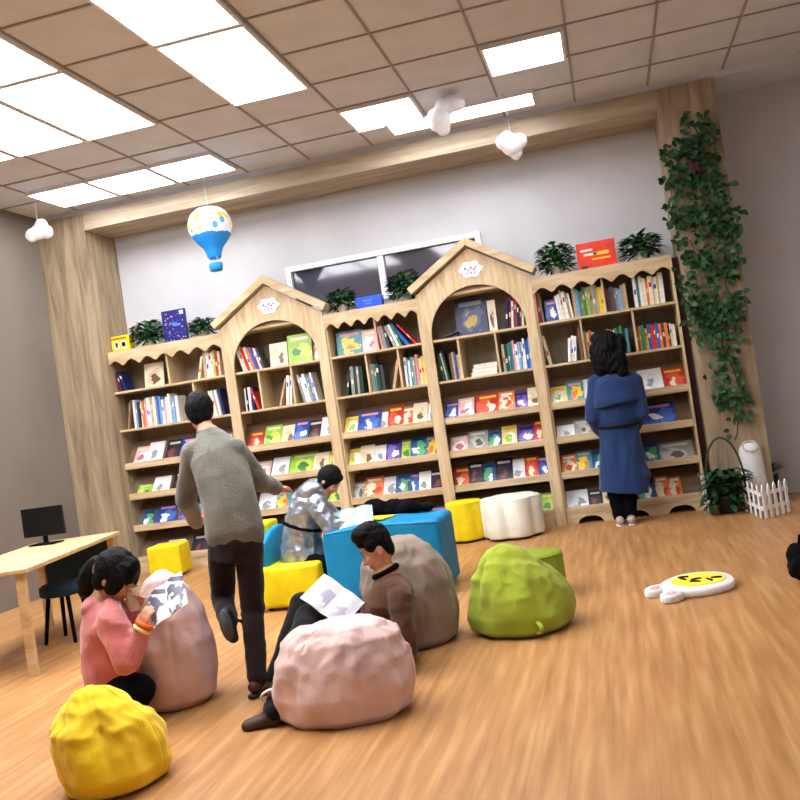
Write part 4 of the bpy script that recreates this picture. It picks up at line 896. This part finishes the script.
b=bm_(); ell(b,at(311,491,Ys),(.11,.12,.07),Matrix.Rotation(-.5,3,'Y')); ell(b,at(320,487,Ys),(.06,.10,.05)); ell(b,at(301,497,Ys),(.06,.09,.05)); blob('hood',b,SIL,t,.008,3,.008,14,label='pale silver hood lying on the back')
b=bm_(); c=at(302.5,525,Ys); tube(b,[c+V((.121*math.cos(a),.118*math.sin(a),-.10*math.cos(a)*.45)) for a in [2*PI*k/40 for k in range(40)]],.013,8,closed=True); mk('belt',b,BLACK,t,True,label='black belt')
b=bm_()
for h_,k,a in ((hN,kN,aN),(hF,kF,aF)): cap(b,h_,.06,k,.052); cap(b,k,.05,a,.04)
blob('trousers',b,BLACK,t,.008,3,.004,9)
for a in (aN,aF): shoe(t,a,(1,0,-.1),.16,SH,SHADOWB,.03)
# ---- boy in brown reading on the taupe beanbag
BRN=fabric('brown_knit',(88,60,40),.4,.95,.2,110,.12)
t=thing('person',flo(395,668),'boy with short black hair in a brown sweater reading on the taupe beanbag','person')
Yb=-3.68
hd=at(377,549,Yb); nk=at(387,574,Yb); ch=at(393,602,Yb); pel=at(396,646,Yb)
shN,elN,wrN=at(400,597,Yb-.11),at(404,634,Yb-.16),at(371,634,Yb-.19); shF,elF,wrF=at(386,592,Yb+.10),at(368,618,Yb+.12),at(348,604,Yb+.03)
hN,kN,aN=at(388,650,Yb-.08),at(309,618,Yb-.10),flo(277,724)+V((0,0,.055)); hF,kF,aF=at(390,645,Yb+.05),at(303,606,Yb+.04),at(277,676,-3.94)
fc=V((-.88,-.28,-.42))
body,P,R=person_body(t,nk,hd,ch,pel,[(shN,elN,wrN,V((-1,.1,.25)),V((0,.6,.6)),1),(shF,elF,wrF,V((-.9,-.2,-.2)),V((0,-.6,.6)),-1)],[(hN,kN,aN),(hF,kF,aF)],fc,(-.1,0,1),(.068,.076,.116),.125,curl=.6)
face_bits(t,P,R,.068,.076,.116,body)
b=bm_(); ell(b,P(0,-.17,.40),(.076,.077,.088),R); ell(b,P(0,.40,.72),(.066,.046,.036),R); ell(b,P(0,.68,.60),(.056,.022,.030),R); ell(b,P(0,-.55,.05),(.066,.040,.07),R); ell(b,P(0,.1,.82),(.07,.07,.045),R)
for k in (-1,1): ell(b,P(k*.86,.12,.32),(.02,.036,.036),R)
blob('hair',b,HAIR,t,.005,2,.005,26,V((1,1,1.6)))
b=bm_()
loft(b,[(at(395,655,Yb),.105,.125),(at(394,640,Yb),.115,.135),(at(388,620,Yb),.130,.14),(at(389,600,Yb),.122,.145),(at(391,586,Yb),.095,.12),(at(387,575,Yb),.058,.062)])
for s,e,w in ((shN,elN,wrN),(shF,elF,wrF)): cap(b,nk.lerp(s,.6),.055,s,.055); cap(b,s,.058,e,.052); cap(b,e,.050,w,.034); cap(b,w,.036,w+(e-w)*.02,.036)
blob('sweater',b,BRN,t,.007,3,.008,10)
b=bm_(); c=at(386,574,Yb); tube(b,[c+V((.054*math.cos(a),.052*math.sin(a),.012+.4*.05*math.cos(a))) for a in [2*PI*k/28 for k in range(28)]],.014,8,closed=True); mk('collar',b,BLACK,t,True,label='black collar')
b=bm_(); cap(b,pel,.09,hN,.085); cap(b,pel,.09,hF,.085)
for h_,k,a in ((hN,kN,aN),(hF,kF,aF)): cap(b,h_,.085,k,.068); cap(b,k,.066,a,.048)
blob('trousers',b,fabric('black_cloth_trousers',(18,17,20),.2,.95,.1,100),t,.008,3,.006,9)
shoe(t,aN,(-.9,-.35,-.05),.19,mat('dark_brown_shoe',(66,42,36),.6),SHADOWB,.038); shoe(t,aF,(-.8,-.5,-.1),.17,mat('brown_shoe',(70,40,34),.6),SHADOWB,.032)
PGW=cover('printed_white_pages',[(238,238,244),(228,228,238),(190,186,210),(240,240,246)],5)
c0,c1,c2,c3=at(322,574,Yb-.06),at(352,604,Yb-.10),at(350,625,Yb-.20),at(306,601,Yb-.16)
cc=(c0+c1+c2+c3)/4
t=open_book('open_book',cc,(c1+c2)-(c0+c3),(c0+c1)-(c2+c3),.24,.17,'open white picture book held on the knees of the boy in brown',PGW,.005,.10)
# ---- girl in pink
HOOD=fabric('salmon_fleece',(206,118,114),.5,1,.4,120,.1)
Yg=-4.16
t=thing('person',flo(118,705),'girl with black ponytail in pink hoodie sitting on the floor by the tall pink beanbag','person')
hd=at(116,577,Yg); nk=at(106,600,Yg); ch=at(108,628,Yg); pel=at(114,680,Yg)
shN,elN,wrN=at(112,622,Yg-.11),at(127,660,Yg-.15),at(141,632,Yg-.12); shF,elF,wrF=at(110,616,Yg+.10),at(128,636,Yg+.10),at(134,612,Yg+.03)
hN,kN,aN=at(112,692,Yg-.06),at(139,690,Yg-.12),at(126,722,Yg-.14); hF,kF,aF=at(112,690,Yg+.06),at(134,686,Yg+.04),at(118,712,Yg+.06)
fc=V((.85,-.05,-.50))
body,P,R=person_body(t,nk,hd,ch,pel,[(shN,elN,wrN,V((.35,.1,.9)),V((.3,.9,0)),1),(shF,elF,wrF,V((.5,-.2,.8)),V((.4,-.9,0)),-1)],[(hN,kN,aN),(hF,kF,aF)],fc,(.1,0,1),(.072,.082,.108),.13,curl=.55)
face_bits(t,P,R,.072,.082,.108,body)
b=bm_(); ell(b,P(0,-.20,.30),(.083,.096,.098),R); ell(b,P(0,.45,.70),(.066,.045,.040),R); ell(b,P(0,.78,.42),(.055,.03,.045),R); ell(b,P(0,-.6,-.1),(.066,.045,.07),R)
for k in (-1,1): ell(b,P(k*.85,.35,.10),(.02,.05,.07),R); ell(b,P(k*.72,-.45,-.1),(.03,.04,.06),R)
ell(b,P(0,-1.35,-.1),(.035,.045,.06),R); ell(b,P(0,-1.50,-.55),(.04,.05,.08),R); ell(b,P(0,-1.45,-1.0),(.03,.035,.06),R); ell(b,P(0,-1.1,.15),(.03,.03,.03),R)
blob('hair',b,HAIR,t,.006,2,.006,22,V((1,1,.7)))
b=bm_(); c=P(0,-1.13,.10); s_,f_,u_=basis(fc,V((.1,0,1))); tube(b,[c+s_*(.036*math.cos(a))+u_*(.040*math.sin(a)) for a in [2*PI*k/24 for k in range(24)]],.009,8,closed=True); mk('hair_tie',b,mat('pale_hair_tie',(150,128,118),.8),t,True,label='pale hair tie')
b=bm_()
loft(b,[(at(116,690,Yg),.12,.13),(at(115,668,Yg),.135,.145),(at(112,645,Yg),.128,.145),(at(109,625,Yg),.118,.145),(at(107,610,Yg),.092,.12),(at(105,600,Yg),.066,.075)])
for s,e,w in ((shN,elN,wrN),(shF,elF,wrF)): cap(b,nk.lerp(s,.6),.06,s,.062); cap(b,s,.068,e,.062); cap(b,e,.062,w,.040)
ell(b,at(98,606,Yg),(.06,.10,.055))
blob('hoodie',b,HOOD,t,.008,3,.012,8)
b=bm_(); chain(b,[(at(117,604,Yg-.05),.016),(at(121,618,Yg-.10),.02),(at(123,632,Yg-.14),.016)]); blob('fleece_trim',b,fabric('cream_fleece',(222,200,188),.5,1,.4,120),t,.006,2,.003,30,label='cream fleece edging down the hoodie front')
b=bm_(); cap(b,pel,.10,hN,.09); cap(b,pel,.10,hF,.09)
for h_,k,a in ((hN,kN,aN),(hF,kF,aF)): cap(b,h_,.088,k,.070); cap(b,k,.066,a,.045)
blob('trousers',b,BLACK,t,.008,3,.006,9)
for a in (aN,aF): shoe(t,V((a.x,a.y,max(.06,a.z))),(.7,-.5,0),.17,SH,SHADOWB,.032)
# bracelet worn on the near wrist
wd=(wrN-elN).normalized(); 
for nm,k,mm,rr,lb in (('bracelet',0.0,mat('orange_beads',(236,110,30),.5),.010,'orange bead bracelet'),('cuff_band',-.022,mat('yellow_white_band',(238,214,140),.6),.009,'pale yellow wrist band')):
    a_,s_,t_=frame_of(wd); c=wrN+wd*(.035+k); b=bm_(); tube(b,[c+s_*(.034*math.cos(a))+t_*(.034*math.sin(a)) for a in [2*PI*q/28 for q in range(28)]],rr,8,closed=True); mk(nm,b,mm,t,True,label=lb)
# mug in her far hand
mp=at(133,598,Yg+.02); t=thing('cup',mp-V((0,0,.05)),'small cream cup held by the girl in pink','cup')
b=bm_(); lathe(b,mp-V((0,0,.055)),[(.026,0),(.029,.003),(.034,.10),(.036,.105),(.031,.104),(.026,.01)],24); mk('cup_body',b,mat('cream_china',(232,218,190),.4),t,True)
# open magazine on top of the tall pink beanbag
bp_=at(170,599,-4.20)
t=open_book('open_magazine',bp_+V((.0,-.02,.0)),(.85,.0,.45),(-.2,.6,.8),.20,.17,'open grey and white magazine resting on top of the tall pink beanbag',cover('magazine_pages',[(232,232,238),(120,122,140),(238,238,242),(96,98,112),(200,196,214)],4.5),.004,.12,'magazine')
# ---- things on the blue table
tz=.484
bpz=flo(357,523,tz); t=open_book('open_book',V((bpz.x,bpz.y,tz+.035)),(1,.2,0.05),(-.1,.7,.55),.22,.17,'open pastel picture book lying on the blue block table by the silver jacket child',cover('pastel_pages',[(150,200,192),(236,236,226),(226,170,150),(200,224,214)],5),.006,.16)
b=bm_(); q=flo(374,520,tz); box(b,q.x-.09,q.x+.09,q.y-.02,q.y+.13,0,.008); bmesh.ops.transform(b,matrix=Matrix.Translation((0,0,tz+.002)),verts=b.verts[:]); rot_z(b,V((q.x,q.y,tz)),-.4); mk('book',b,[mat('yellow_book_cloth',(232,210,50),.5),PAGES],label='thin yellow book lying on the blue block table beside the open pastel book',cat='book',bevel=.001)
t=thing('dark_jacket',flo(385,505,tz),'crumpled black jacket lying at the back of the blue block table','jacket'); b=bm_()
for dx,r_,h_ in ((-.22,.07,.04),(-.1,.10,.07),(.02,.10,.06),(.14,.09,.05),(.24,.07,.03)): ell(b,(3.02+dx,-1.84+.02*math.sin(dx*30),tz+h_*.6),(r_,.06,h_))
blob('jacket_cloth',b,BLACK,t,.007,3,.012,14)
# ================================================================= LIGHT AND VIEW
w=bpy.data.worlds.new('world'); S.world=w; w.use_nodes=True; w.node_tree.nodes['Background'].inputs[0].default_value=(.75,.8,.95,1); w.node_tree.nodes['Background'].inputs[1].default_value=.02
vs=S.view_settings; vs.view_transform='Standard'; vs.look='None'; vs.gamma=1; vs.use_curve_mapping=False; vs.exposure=0.85
S.display_settings.display_device='sRGB'
